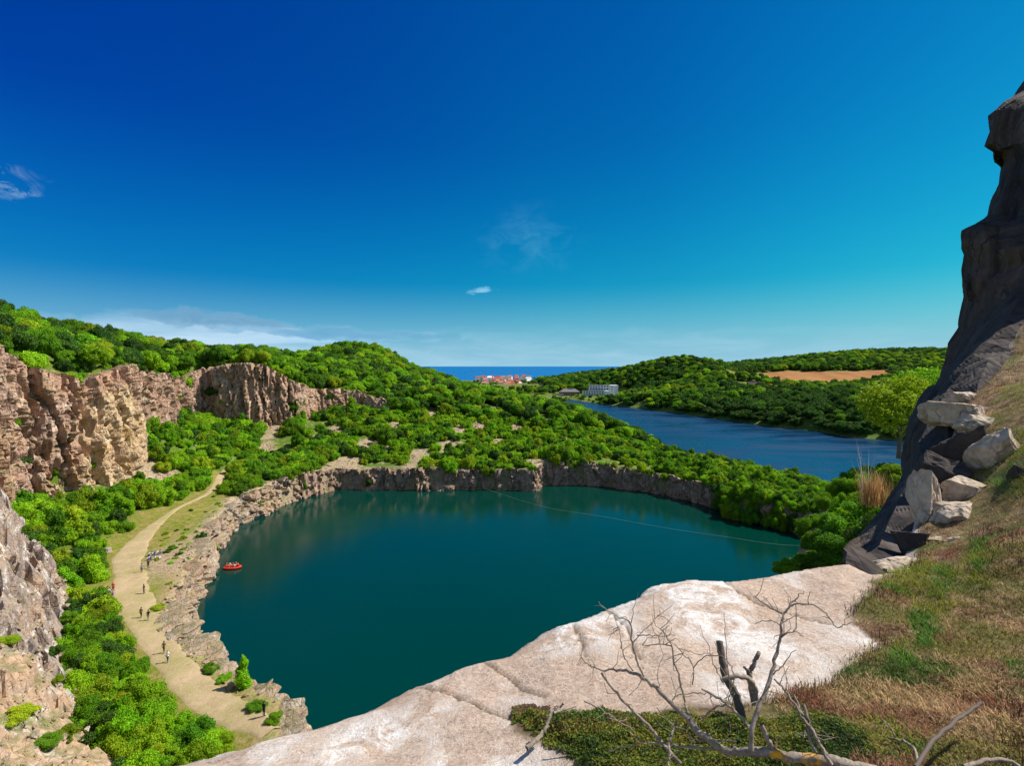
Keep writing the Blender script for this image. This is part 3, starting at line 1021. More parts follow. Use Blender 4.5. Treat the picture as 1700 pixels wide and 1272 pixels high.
def trunk_mesh(name, h, r, seed, stems=1):
    rg = np.random.default_rng(seed)
    mb = MB()
    for s in range(stems):
        a = rg.uniform(0, 6.28)
        top = np.array([math.cos(a), math.sin(a), 0]) * (0.12 if stems == 1 else 0.35)
        p = [np.array([0, 0, -0.15]) + top * 0.1 * s, top * 0.4 + [0, 0, h * 0.5], top + [0, 0, h]]
        mb.tube(catmull([tuple(q) for q in p], 3), np.linspace(r, r * 0.45, 7), 6)
        for b in range(3):
            a2 = rg.uniform(0, 6.28)
            e = np.array([math.cos(a2) * 0.45, math.sin(a2) * 0.45, h + rg.uniform(0.1, 0.5)])
            mb.tube([top * 0.4 + [0, 0, h * 0.5], (top + e) / 2, e], [r * 0.5, r * 0.35, r * 0.12], 5)
    me = np_mesh(name, np.vstack(mb.v), [np.vstack(x) for x in mb.f.values()], True)
    me.materials.append(M_BARK)
    return me


TREES = {}       # colour -> list of crown meshes
SHRUBS = {}
FINE = {}
sd = 100
for col in ('bright', 'mid', 'dark', 'yellow'):
    TREES[col] = [crown_mesh('crown_mesh', sd + i, 20 + 5 * i, 2600, 0.135, 'tree', 0.92, M_LEAF[col]) for i in range(3)]
    SHRUBS[col] = [crown_mesh('foliage_mesh', sd + 10 + i, 18 + 5 * i, 2400, 0.13, 'shrub', 0.9, M_LEAF[col]) for i in range(3)]
    FINE[col] = [crown_mesh('foliage_mesh', sd + 20 + i, 26 + 6 * i, 8000, 0.082, 'shrub', 0.9, M_LEAF[col], 0.70) for i in range(3)]
    sd += 50
SPIRE = crown_mesh('foliage_mesh', 900, 9, 2500, 0.12, 'spire', 1.0, M_LEAF['bright'])
TRUNKS = [trunk_mesh('trunk_mesh', 0.75, 0.06, 5 + i) for i in range(2)]
STEMS = [trunk_mesh('stem_mesh', 0.35, 0.05, 15 + i, 3) for i in range(2)]


def pix_ground(px, py, y0=25.0, y1=1400.0, f=hz):
    """where the ground lies that shows at a place of the photograph"""
    Y = y0 * (y1 / y0) ** np.linspace(0, 1, 900)
    x = (px - 850) / 850 * Y
    z = EYE - (py - 608) / 850 * Y
    g = f(x, Y)
    below = np.where(g >= z)[0]
    if len(below) == 0:
        return None
    i = max(1, below[0])
    return float(x[i]), float(Y[i]), float(g[i])


def project(x, y, z):
    return 850 + 850 * x / y, 608 + 850 * (EYE - z) / y


SLAB_PX = [(300, 1272), (560, 1190), (700, 1130), (860, 1075), (1000, 1010), (1100, 960), (1290, 945), (1400, 935), (1420, 890), (1500, 800), (1515, 690), (1565, 600), (1595, 500), (1700, 130), (1701, 0)]


def hidden(x, y, z, r=2.0):
    """rough test whether a point is hidden behind the viewpoint's rock, the right cliff or the hills"""
    px, py = project(x, y, z)
    hid = (px < -60) | (px > 1640)
    xs_ = [p[0] for p in SLAB_PX]
    ys_ = [p[1] for p in SLAB_PX]
    hid |= py - 4 > np.interp(px, xs_[:8], ys_[:8])
    hid |= (px > np.interp(py, ys_[7:][::-1], xs_[7:][::-1]) + 8) & (px > 1390)
    for t in np.linspace(0.12, 0.96, 40):
        xx, yy = x * t, y * t
        zz = EYE + (z - EYE) * t
        near_t = (1 - t) * y > 6
        hid |= near_t & (hz(xx, yy) + 1.5 > zz) & (yy > 30)
    # behind the near left rock slope
    for t in np.linspace(0.3, 0.95, 18):
        xx, yy = x * t, y * t
        sb = sdist(xx, yy, BUTT)
        hb = np.where(sb > 0, butt_h(xx, yy)[0], -99)
        hid |= (hb > EYE + (z - EYE) * t) & (sb > 0)
    return hid


BARE = [(575, 768, 5.0), (605, 742, 4.5), (640, 738, 4), (695, 757, 4.0), (745, 742, 4.5), (760, 716, 4.5), (790, 712, 4), (893, 768, 5), (905, 748, 4.5), (942, 737, 4.0), (812, 680, 6), (615, 617, 7),
        (440, 745, 3), (445, 755, 3), (270, 795, 3.0), (262, 800, 3), (455, 715, 5), (230, 780, 4), (1215, 815, 3.0), (540, 780, 3)]
BARE_XY = [(q[0], q[1], r) for (px, py, r) in [(a_, b_, c_ * 1.08) for a_, b_, c_ in BARE + [(520, 730, 3), (655, 712, 3), (830, 735, 3), (860, 712, 3), (720, 690, 4), (560, 712, 3), (990, 752, 2.5), (905, 700, 4), (610, 662, 4), (680, 775, 2.5)]] for q in [pix_ground(px, py)] if q]

def paint_bare():
    me = bpy.data.objects['ground'].data
    n = len(me.vertices)
    co = np.zeros(n * 3, np.float32)
    me.vertices.foreach_get('co', co)
    co = co.reshape(-1, 3)
    a = me.attributes['rock']
    v = np.zeros(n, np.float32)
    a.data.foreach_get('value', v)
    for (bx, by, br) in BARE_XY:
        d = np.hypot(co[:, 0] - bx, (co[:, 1] - by) * 0.6) + br * 0.25 * fbm(co[:, 0] / 3, co[:, 1] / 3, seed=19)
        v = np.maximum(v, 1 - ss(br * 0.8, br * 1.15, d))
    a.data.foreach_set('value', v)


paint_bare()

LANDMARKS = [  # photo x, y and what one finds there
    (70, 560, 'on the wooded top above the tall cliff at the left edge'),
    (190, 600, 'hanging over the rim of the cream-patched cliff'),
    (300, 590, 'on the cliff rim behind the recess between the two tall cliffs'),
    (430, 595, 'on the skyline behind the rounded brown cliff'),
    (560, 600, 'on the left shoulder of the round wooded hill'),
    (620, 590, 'on the crest of the round wooded hill'),
    (690, 630, 'on the right flank of the round wooded hill'),
    (600, 655, 'above the low half-hidden cliff at the foot of the round hill'),
    (790, 650, 'on the ridge running down below the red-roofed town'),
    (740, 690, 'in the hollow between the round hill and the far quarry wall'),
    (880, 690, 'on the green slope left of the head of the long lake'),
    (960, 710, 'on the slope edge beside the left shore of the long lake'),
    (1060, 750, 'on the strip of land where the long lake narrows'),
    (260, 720, 'on the steep green tongue under the recess cliff'),
    (330, 740, 'on the green slope below the rounded brown cliff'),
    (450, 740, 'on the green terrace in front of the rounded brown cliff'),
    (90, 870, 'at the foot of the tall left cliff'),
    (190, 860, 'between the tall left cliff and the gravel path'),
    (300, 830, 'beside the narrow upper end of the gravel path'),
    (340, 880, 'on the rocky left bank of the quarry lake'),
    (460, 790, 'above the left end of the far quarry wall'),
    (580, 740, 'around the bare scree patch above the far wall'),
    (640, 760, 'on the rim of the far wall left of its middle'),
    (780, 770, 'on the rim of the far wall near its middle'),
    (720, 730, 'on the middle slope above the far quarry wall'),
    (890, 760, 'around the bare sandy patch above the far wall'),
    (980, 770, 'above the corner where the quarry wall turns dark'),
    (1120, 790, 'above the dark right-hand quarry wall'),
    (1230, 810, 'on the strip of land beside the small sandy notch'),
    (1330, 840, 'on the broad green spur between the two lakes'),
    (1430, 850, 'at the near end of the green spur by the shaded cliff'),
    (150, 1020, 'beside the gravel path under the broken rock wall'),
    (190, 1100, 'between the scree slope and the bend of the gravel path'),
    (300, 1190, 'between the scree slope and the near end of the path'),
    (430, 1170, 'on the near shore beside the gravel path'),
    (1000, 640, 'around the white hotel at the head of the long lake'),
    (1120, 620, 'on the dome-shaped hill across the long lake'),
    (1090, 670, 'on the far shore right of the white hotel'),
    (1200, 665, 'on the middle of the far shore of the long lake'),
    (1350, 680, 'on the dark wooded far shore below the brown field'),
    (1480, 690, 'on the far shore next to the shaded cliff'),
    (1450, 600, 'on the farthest ridge behind the brown field'),
    (1250, 630, 'by the dark-roofed farmhouse across the lake'),
    (880, 630, 'among the houses of the town by the sea'),
]
COLWORD = {'bright': 'bright green', 'mid': 'mid green', 'dark': 'dark green', 'yellow': 'yellow-green'}


def make_plant(kind, col, var, x, y, z, r, h, rot, label, group, fine=False):
    """kind 'tree' or 'shrub': empty > crown/foliage, trunk/stem; copies share their meshes"""
    e = bpy.data.objects.new('broadleaf_tree' if kind == 'tree' else 'leafy_shrub', None)
    COL.objects.link(e)
    e.location = (x, y, z)
    e.rotation_euler = (0, 0, rot)
    e.scale = (r, r, h)
    e.empty_display_size = 0.2
    tag(e, label, 'tree' if kind == 'tree' else 'shrub', group)
    if kind == 'tree':
        obj('crown', TREES[col][var % 3], None, e)
        obj('trunk', TRUNKS[var % 2], None, e)
    else:
        obj('foliage', (FINE if fine else SHRUBS)[col][var % 3], None, e)
        obj('stem', STEMS[var % 2], None, e)
    return e


def size_word(r, kind):
    b = (2.6, 3.4) if kind == 'tree' else (1.7, 2.4)
    return 'small' if r < b[0] else ('large' if r > b[1] else 'medium-sized')


WALLSHRUBS = []


def scatter():
    pts = []     # x, y, kind(0 tree 1 shrub), r, h, colour index
    cols = ['bright', 'mid', 'dark', 'yellow']

    def jitter(x0, x1, y0, y1, s):
        nx, ny = int((x1 - x0) / s), int((y1 - y0) / s)
        gx, gy = np.meshgrid(np.arange(nx), np.arange(ny), indexing='ij')
        gx = x0 + (gx + (gy % 2) * 0.5 + RNG.uniform(-0.38, 0.38, gx.shape)) * s
        gy = y0 + (gy + RNG.uniform(-0.38, 0.38, gy.shape)) * s
        return gx.ravel(), gy.ravel()

    def common(x, y, margin):
        sq = sdist(x, y, QUARRY)
        sl = sdist(x, y, LAKE)
        ok = (sq < -margin) & (sl < -2.0)
        pd = seg_dist(x, y, PATH_XY)
        ok &= pd > np.where(y < 92, 4.3, np.where(y < 140, 5.2, 3.0))
        ok &= seg_dist(x, y, [(a[0], a[1]) for a in CLIFF_EDGE]) > 1.5
        ok &= sdist(x, y, BUTT) < 2.0
        for (bx, by, br) in BARE_XY:
            ok &= np.hypot(x - bx, (y - by) * 0.6) > br
        ang = np.degrees(np.arctan2(x, y))
        ok &= (ang > -52) & (ang < 49)
        return ok

    # --- shrubs on the lower ground round the pit
    x, y = jitter(-150, 130, 44, 262, 3.0)
    up = inside(x, y, PLATEAU)
    ok = common(x, y, 2.0) & ~up & (x < 115)
    # the open trodden terrace on the left bank and the bank in front of it
    sq = -sdist(x, y, QUARRY)
    pd = seg_dist(x, y, PATH_XY)
    terr = (y < 152) & (x < -20)
    right_of_path = np.interp(y, [p[1] for p in PATH_XY], [p[0] for p in PATH_XY])
    ok &= ~(terr & (x > right_of_path - 4.5))
    ok &= ~(terr & (pd < 9) & (fbm(x / 9, y / 9, seed=31) > -0.25) & (y > 82))
    ok &= (fbm(x / 13, y / 13, seed=33) > -0.42)
    ok &= ~((y < 80) & (x > 0))
    x, y = x[ok], y[ok]
    # a second, closer-set sowing at the foot of the scree and on the spur between the lakes
    x2, y2 = jitter(-100, 125, 44, 175, 2.0)
    ok = common(x2, y2, 2.4) & ~inside(x2, y2, PLATEAU)
    rp = np.interp(y2, [p[1] for p in PATH_XY], [p[0] for p in PATH_XY])
    ok &= ((x2 < rp - 3.2) & (y2 < 92) & (fbm(x2 / 6, y2 / 6, seed=32) > -0.35)) | ((x2 > 58) & (y2 > 85))
    x, y = np.concatenate([x, x2[ok]]), np.concatenate([y, y2[ok]])
    tall = ss(-0.2, 0.5, fbm(x / 20, y / 20, seed=34))
    r = 1.5 + 1.5 * tall + RNG.uniform(-0.3, 0.7, len(x))
    r = np.where(y > 200, r * 1.15, r)
    near = (y < 95)
    r = np.where(near, 1.2 + RNG.uniform(0, 1.2, len(x)), r)
    r = np.where((x > 56) & (y > 85), np.minimum(r * 1.1, 3.2), r)
    h = r * RNG.uniform(1.0, 1.5, len(x))
    c = RNG.choice(4, len(x), p=[0.50, 0.22, 0.07, 0.21])
    pts.append(np.stack([x, y, np.ones(len(x)), r, h, c], 1))
    # --- shrub tongue under the recess cliff: denser and brighter
    # --- trees on the plateau and the round hill
    x, y = jitter(-330, 110, 90, 560, 5.0)
    up = inside(x, y, PLATEAU)
    ok = common(x, y, 14) & (up | (y > 255)) & (hz(x, y) > 1.5)
    ok &= (fbm(x / 25, y / 25, seed=35) > -0.5) | (RNG.uniform(size=len(x)) < 0.5)
    ok &= ~((x > -25) & (y > 500) & (x < 70))
    x, y = x[ok], y[ok]
    r = 2.4 + RNG.uniform(0, 1.6, len(x)) + 0.8 * ss(200, 400, y)
    h = r * RNG.uniform(0.85, 1.3, len(x)) * np.where(y > 240, 0.9, 1.0)
    left = x < -120
    pc = RNG.uniform(size=len(x)) + 0.35 * fbm(x / 22, y / 22, seed=36)
    c = np.where(pc < 0.30, 0, np.where(pc < 0.66, 1, np.where(pc < 0.93, 2, 3)))
    pts.append(np.stack([x, y, np.zeros(len(x)), r, h, c], 1))
    # --- ordinary woodland of the far side of the long lake
    x, y = jitter(60, 1250, 230, 1560, 7.2)
    sl = -sdist(x, y, LAKE)
    sf = sdist(x, y, FIELD_A)
    ok = common(x, y, 14) & (sf < -6) & (hz(x, y) > 0.4) & ~((x < 60) & (y < 700))
    ok &= ~((x < 96) & (y < 420))
    ok &= (y < 1130) | (x > 140)
    # clearings
    for (px, py, Y, rr) in [(1255, 645, 600, 34), (1003, 655, 720, 30), (945, 655, 735, 26), (1040, 650, 705, 16), (1215, 634, 700, 18), (1030, 634, 850, 20), (1060, 680, 565, 12), (1140, 690, 470, 8)]:
        cx, cy, _ = W(px, py, Y)
        ok &= np.hypot(x - cx, y - cy) > rr
    ok &= (fbm(x / 60, y / 60, seed=37) > -0.62)
    qx = 850 + 850 * x / y
    ok &= ~((qx > 912) & (qx < 1036) & (y > 640) & (y < 745))
    ok &= ~((qx > 1225) & (qx < 1312) & (y > 545) & (y < 612))
    ok &= ~((qx > 1205) & (qx < 1225) & (y > 640) & (y < 705))
    keep = RNG.uniform(size=len(x)) < np.where(y > 900, 0.75, 1.0)
    ok &= keep
    x, y = x[ok], y[ok]
    r = 3.6 + RNG.uniform(0, 2.2, len(x)) + ss(700, 1100, y) * 1.5
    h = r * RNG.uniform(0.8, 1.2, len(x))
    shore = -sdist(x, y, LAKE) < 14
    h = np.where(shore, h * 0.8, h)
    pc = RNG.uniform(size=len(x)) + 0.5 * fbm(x / 60, y / 60, seed=38) + np.where(y < 480, -0.32, 0)
    c = np.where(pc < 0.52, 2, np.where(pc < 0.86, 1, np.where(pc < 0.93, 0, 3)))
    pts.append(np.stack([x, y, np.zeros(len(x)), r, h, c], 1))
    # --- left side of the long lake's head, thinner wood with meadows
    x, y = jitter(-60, 120, 560, 1150, 9.0)
    qx = 850 + 850 * x / y
    ok = common(x, y, 14) & ~((qx > 912) & (qx < 1036) & (y < 760)) & ~((qx > 770) & (qx < 905) & (y > 780)) & (hz(x, y) > 0.5) & (fbm(x / 40, y / 40, seed=39) > -0.1) & ~((x > 20) & (y < 720) & (x < 80))
    x, y = x[ok], y[ok]
    r = 3.4 + RNG.uniform(0, 2.0, len(x))
    pts.append(np.stack([x, y, np.zeros(len(x)), r, r, RNG.choice(4, len(x), p=[0.15, 0.4, 0.4, 0.05])], 1))
    # --- shrubs filling the rim of the plateau
    x, y = jitter(-175, -45, 85, 275, 2.6)
    de = seg_dist(x, y, [(a[0], a[1]) for a in CLIFF_EDGE])
    ok = inside(x, y, PLATEAU) & (de > 1.3) & (de < 14) & (fbm(x / 9, y / 9, seed=41) > -0.3)
    x, y = x[ok], y[ok]
    r = RNG.uniform(1.3, 2.3, len(x))
    pts.append(np.stack([x, y, np.ones(len(x)), r, r * 1.2, RNG.choice(4, len(x), p=[0.4, 0.4, 0.12, 0.08])], 1))
    # --- gardens and trees between the houses of the town
    x, y = jitter(-110, 110, 1030, 1440, 11.0)
    qx = 850 + 850 * x / y
    ok = (qx > 786) & (qx < 925) & (hz(x, y) > 1) & (RNG.uniform(size=len(x)) < 0.12 + 0.25 * (qx > 870))
    x, y = x[ok], y[ok]
    r = RNG.uniform(2.2, 4.2, len(x))
    pts.append(np.stack([x, y, np.zeros(len(x)), r, r * 0.9, RNG.choice(4, len(x), p=[0.1, 0.4, 0.45, 0.05])], 1))
    # --- small bushes and tussocks dotted over the trodden terrace
    x, y = jitter(-112, -22, 58, 170, 2.2)
    sq = -sdist(x, y, QUARRY)
    pd = seg_dist(x, y, PATH_XY)
    ok = (sq > 3.0) & (sq < 30) & (pd > np.where(y < 150, 4.2, 2.4)) & ~inside(x, y, PLATEAU) & (sdist(x, y, BUTT) < 0) & (RNG.uniform(size=len(x)) < 0.20 + 0.5 * ss(0.0, 0.5, fbm(x / 8, y / 8, seed=46)))
    x, y = x[ok], y[ok]
    r = RNG.uniform(0.3, 0.75, len(x)) + 0.4 * RNG.uniform(size=len(x)) ** 4
    pts.append(np.stack([x, y, np.ones(len(x)), r, r * 0.8, RNG.choice(4, len(x), p=[0.25, 0.1, 0.05, 0.6])], 1))
    # --- big shrubs growing down the right-hand wall to the water
    t = RNG.uniform(0, 1, 90)
    Q = np.array([(61, 173), (66, 165), (66.6, 155), (71, 149), (76, 143.7), (83.5, 134), (80, 124)])
    seg = t * (len(Q) - 1.001)
    i0 = seg.astype(int)
    q = Q[i0] * (1 - (seg - i0))[:, None] + Q[i0 + 1] * (seg - i0)[:, None]
    off = RNG.uniform(-0.6, 3.0, 90)
    x, y = q[:, 0] + off * 0.8, q[:, 1] + off * 0.55
    keep = seg > 0.9
    x, y = x[keep], y[keep]
    r = RNG.uniform(1.6, 3.0, len(x))
    WALLSHRUBS.append(len(x))
    pts.append(np.stack([x, y, np.ones(len(x)), r, r * 1.3, RNG.choice(4, len(x), p=[0.45, 0.35, 0.1, 0.1])], 1))
    WS = (x, y)
    # --- low garden shrubs round the hotels, on the meadow shores and between the fields
    x, y = jitter(55, 200, 610, 745, 6.0)
    qx = 850 + 850 * x / y
    ok = common(x, y, 2) & (hz(x, y) > 0.4) & (qx < 1040) & ((y < 712) | (RNG.uniform(size=len(x)) < 0.2)) & (RNG.uniform(size=len(x)) < 0.55)
    x, y = x[ok], y[ok]
    r = RNG.uniform(1.5, 2.8, len(x))
    pts.append(np.stack([x, y, np.ones(len(x)), r, r, RNG.choice(4, len(x), p=[0.25, 0.4, 0.25, 0.1])], 1))
    P = np.vstack(pts)
    z = np.maximum(hz(P[:, 0], P[:, 1]) - 0.25, np.where(P[:, 1] < 200, 0.2, -5))
    return P, z


def instancer(name, pts, sources, label, cat, group=None):
    """one object that repeats the foliage meshes over many points (a wood that reads as one mass)"""
    me = bpy.data.meshes.new(name)
    me.vertices.add(len(pts))
    me.vertices.foreach_set('co', np.ascontiguousarray(pts[:, :3], np.float32).ravel())
    a = me.attributes.new('scl', 'FLOAT_VECTOR', 'POINT')
    a.data.foreach_set('vector', np.ascontiguousarray(pts[:, [3, 3, 4]], np.float32).ravel())
    a = me.attributes.new('rot', 'FLOAT_VECTOR', 'POINT')
    rr = np.zeros((len(pts), 3), np.float32)
    rr[:, 2] = RNG.uniform(0, 6.28, len(pts))
    a.data.foreach_set('vector', rr.ravel())
    a = me.attributes.new('pick', 'INT', 'POINT')
    a.data.foreach_set('value', pts[:, 5].astype(np.int32))
    me.update()
    o = obj(name, me)
    g = bpy.data.node_groups.new(name, 'GeometryNodeTree')
    g.interface.new_socket('Geometry', in_out='INPUT', socket_type='NodeSocketGeometry')
    g.interface.new_socket('Geometry', in_out='OUTPUT', socket_type='NodeSocketGeometry')
    N = g.nodes
    gi, go = N.new('NodeGroupInput'), N.new('NodeGroupOutput')
    join = N.new('GeometryNodeJoinGeometry')

    def attr(nm, dt):
        nd = N.new('GeometryNodeInputNamedAttribute')
        nd.data_type = dt
        nd.inputs[0].default_value = nm
        return nd.outputs[0]
    scl, rot, pick = attr('scl', 'FLOAT_VECTOR'), attr('rot', 'FLOAT_VECTOR'), attr('pick', 'INT')
    for i, src in enumerate(sources):
        oi = N.new('GeometryNodeObjectInfo')
        oi.inputs['Object'].default_value = src
        oi.inputs['As Instance'].default_value = True
        oi.transform_space = 'ORIGINAL'
        cmpn = N.new('FunctionNodeCompare')
        cmpn.data_type = 'INT'
        cmpn.operation = 'EQUAL'
        g.links.new(pick, cmpn.inputs[2])
        cmpn.inputs[3].default_value = i
        ip = N.new('GeometryNodeInstanceOnPoints')
        g.links.new(gi.outputs[0], ip.inputs['Points'])
        g.links.new(cmpn.outputs[0], ip.inputs['Selection'])
        g.links.new(oi.outputs['Geometry'], ip.inputs['Instance'])
        g.links.new(rot, ip.inputs['Rotation'])
        g.links.new(scl, ip.inputs['Scale'])
        g.links.new(ip.outputs[0], join.inputs[0])
    g.links.new(join.outputs[0], go.inputs[0])
    md = o.modifiers.new('spread', 'NODES')
    md.node_group = g
    tag(o, label, cat, group, 'stuff')
    return o


def plant_all():
    P, z = scatter()
    cols = ['bright', 'mid', 'dark', 'yellow']
    top = z + P[:, 4] * 1.4
    hid = hidden(P[:, 0], P[:, 1], top)
    dist = np.sqrt(P[:, 0] ** 2 + P[:, 1] ** 2 + (z - EYE) ** 2)
    size = P[:, 3] / dist
    LM = np.array([(a, b) for a, b, _ in LANDMARKS], float)
    px, py = project(P[:, 0], P[:, 1], z + P[:, 4])
    single = np.zeros(len(P), bool)
    for kind in (0, 1):
        m = np.where((P[:, 2] == kind) & ~hid & (px > -10) & (px < 1600))[0]
        m = m[np.argsort(-size[m])][:292 if kind == 0 else 280]
        single[m] = True
    src = {}
    for i in np.where(single)[0]:
        kind = 'tree' if P[i, 2] == 0 else 'shrub'
        j = int(np.argmin((LM[:, 0] - px[i]) ** 2 + 1.6 * (LM[:, 1] - py[i]) ** 2))
        where = LANDMARKS[j][2]
        col = cols[int(P[i, 5])]
        r, h = P[i, 3], P[i, 4]
        form = 'tall' if h > r * (1.1 if kind == 'tree' else 1.35) else 'broad'
        noun = 'broadleaf tree' if kind == 'tree' else 'leafy shrub'
        where16 = ' '.join(where.split()[:11])
        label = f'{size_word(r, kind)} {form} {COLWORD[col]} {"tree" if kind == "tree" else "shrub"} {where16}'
        fine = kind == 'shrub' and dist[i] < 115
        var = int(RNG.integers(0, 3))
        e = make_plant(kind, col, var, float(P[i, 0]), float(P[i, 1]), float(z[i]), float(r), float(h), float(RNG.uniform(0, 6.28)), label, f'{noun}s {where}', fine)
        key = (kind, col, fine)
        if key not in src:
            src[key] = e.children[0]
    # everything else: masses
    rest = ~single
    for kind, name, label, cat in ((0, 'woodland', 'continuous broadleaf woodland covering the farther hills and shores', 'woodland'),
                                   (1, 'thicket', 'dense low green thicket filling the gaps round the quarry', 'thicket')):
        m = rest & (P[:, 2] == kind)
        pts = np.stack([P[m, 0], P[m, 1], z[m], P[m, 3], P[m, 4], P[m, 5]], 1)
        kn = 'tree' if kind == 0 else 'shrub'
        ss_ = []
        for c in cols:
            s_ = src.get((kn, c, False)) or src.get((kn, c, True))
            if s_ is None:
                s_ = list(src.values())[0]
            ss_.append(s_)
        instancer(name, pts, ss_, label, cat)
    print('plants', len(P), 'single', single.sum())


plant_all()

# shrubs that stand out in the photograph
SPECIAL = [
    (232, 722, 3.2, 4.6, 'bright', 'bright bushy clump where the green tongue meets the cream cliff'),
    (250, 712, 3.4, 5.0, 'bright', 'tall bright clump on the green tongue under the cliff recess'),
    (268, 700, 3.0, 4.6, 'mid', 'mid green clump highest in the cliff recess'),
    (292, 700, 3.6, 5.6, 'bright', 'big bright rounded shrub in the recess beside the rounded brown cliff'),
    (312, 705, 3.2, 5.0, 'mid', 'mid green shrub against the left end of the rounded brown cliff'),
    (275, 728, 3.2, 4.2, 'bright', 'bright shrub midway down the green tongue'),
    (245, 745, 3.0, 4.0, 'bright', 'bright shrub on the left flank of the green tongue'),
    (262, 765, 2.8, 3.6, 'yellow', 'yellow-green shrub low on the green tongue'),  # px, py of the base, radius, height, colour, label
    (640, 738, 4.6, 5.6, 'mid', 'big round shrub with a dark left side above the far wall'),
    (505, 812, 1.3, 3.0, 'bright', 'narrow bright shrub growing in the cleft of the far wall'),
    (424, 852, 2.2, 2.6, 'bright', 'bright shrub clump at the waterline on the left rock bank'),
    (447, 838, 1.8, 1.3, 'yellow', 'low yellow-green shrub on the rocks of the left bank'),
    (336, 905, 1.3, 2.3, 'dark', 'dark shrub in the notch of the left rock bank'),
    (352, 915, 1.5, 1.4, 'yellow', 'yellow-green bush at the water below the pale rock shelf'),
    (262, 1012, 1.5, 0.8, 'yellow', 'low yellow-green bush on the terrace between path and lake'),
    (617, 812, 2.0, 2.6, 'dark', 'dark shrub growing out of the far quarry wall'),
    (350, 1115, 1.3, 1.0, 'bright', 'bright low shrub at the shore beside the gravel path'),
    (372, 1130, 1.1, 0.8, 'bright', 'small bright bush left of the tall shore sapling'),
    (425, 1180, 1.2, 0.9, 'mid', 'small bush on the bank right of the tall shore sapling'),
    (455, 1200, 1.1, 0.8, 'bright', 'bush at the near end of the shore path'),
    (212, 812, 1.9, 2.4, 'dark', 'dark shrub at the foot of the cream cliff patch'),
    (175, 640, 2.0, 2.6, 'mid', 'shrub clinging to the cliff just above the cream patch'),
]


def special():
    for (px, py, r, h, col, label) in SPECIAL:
        q = pix_ground(px, py)
        if not q or q[2] < -0.5:
            q = pix_ground(px - 9, py)
        if not q or q[2] < -0.5:
            continue
        e = make_plant('shrub', col, int(px) % 2, q[0], q[1], max(q[2], 0.2) - 0.2, r, h, px * 0.1, label, None, q[1] < 115)
    x, y, _ = W(403, 1168, 66.5)
    e = bpy.data.objects.new('sapling', None)
    COL.objects.link(e)
    e.location = (x, y, float(hz(x, y)) - 0.1)
    e.scale = (2.0, 2.0, 1.75)
    tag(e, 'tall narrow bright sapling standing at the near left shore', 'sapling')
    obj('foliage', SPIRE, None, e)
    obj('stem', STEMS[0], None, e)


special()

# ------------------------------------------------------------------ the viewpoint: rock slab, grassy ground, shaded cliff
FG = [W(300, 1272, 3.9), W(560, 1190, 4.6), W(700, 1130, 5.1), W(860, 1075, 5.5), W(1000, 1010, 6.1), W(1100, 960, 6.6), W(1290, 945, 6.9), W(1400, 935, 7.1), W(1480, 945, 7.3),
      W(1520, 860, 9.5), W(1560, 780, 11), W(1590, 680, 13), W(1640, 610, 15), W(1700, 520, 17),
      W(850, 1272, 3.6), W(1150, 1272, 3.4), W(1400, 1272, 3.3), W(1700, 1272, 3.2), W(1700, 1100, 4.6), W(1700, 900, 6.6), W(1700, 750, 9), W(1700, 650, 12),
      W(1400, 1100, 4.7), W(1600, 1000, 5.8), W(1600, 900, 7.8), W(1000, 1150, 4.5), W(600, 1272, 3.8), W(1500, 1050, 5.2), W(1250, 1050, 5.4), W(1650, 800, 9.3),
      (10, 4, EYE - 1.9), (14, 8, EYE - 0.9), (18, 14, EYE + 0.6), (21, 19, EYE + 2.5), (-5, 2, EYE - 3.3), (-3, 0, EYE - 2.9), (0, 0, EYE - 2.4), (0, -3, EYE - 2.2), (6, -3, EYE - 2.0), (14, -3, EYE - 1.5), (20, 5, EYE - 0.2)]
F_FG = tps_fit(FG, 10.0, 0.0005)


def fgh(x, y):
    return tps_eval(F_FG, x, y)


def pg(px, py):
    """where the ground of the viewpoint lies at a place of the photograph"""
    return pix_ground(px, py, 1.5, 30.0, fgh)


EDGE_PX = [(300, 1272), (380, 1247), (470, 1218), (560, 1190), (640, 1158), (690, 1136), (760, 1108), (806, 1093), (860, 1075), (935, 1035), (1000, 1010), (1055, 985), (1075, 975), (1096, 960), (1150, 956), (1220, 952), (1290, 945), (1340, 938), (1400, 935), (1425, 940), (1445, 950), (1480, 948)]
EDGE = [W(300, 1272, 3.9)[:2]] + [pg(px, py)[:2] if pg(px, py) else None for px, py in EDGE_PX[1:]]
EDGE = [(e[0] - 0.10, e[1] + 0.10) if e[0] < 2.5 else e for e in EDGE if e]
RIM = [W(1510, 880, 8.8)[:2], W(1520, 860, 9.5)[:2], W(1560, 780, 11)[:2], W(1590, 680, 13)[:2], W(1640, 610, 15)[:2], W(1700, 520, 17)[:2], W(1760, 470, 19.5)[:2]]
LAND = [(-8, -3), (-6.5, 1.0), (-4.2, 3.0)] + EDGE + RIM + [(26, 20), (26, -3)]
SOIL_PX = [(1520, 935), (1490, 950), (1455, 972), (1430, 1000), (1410, 1015), (1425, 1035), (1450, 1068), (1440, 1085), (1400, 1102), (1388, 1120), (1340, 1140), (1300, 1152), (1250, 1163), (1180, 1178), (1100, 1186), (1060, 1193), (1000, 1178), (950, 1186), (880, 1172), (852, 1185), (848, 1200), (862, 1222), (890, 1240), (930, 1258), (960, 1269)]
SOIL = [pg(a, b)[:2] for a, b in SOIL_PX] + [(0.55, 2.6), (1.0, 1.2), (0.5, -3.2), (27, -3.2), (27, 21)] + [(p[0] + 0.15, p[1]) for p in RIM[::-1]]
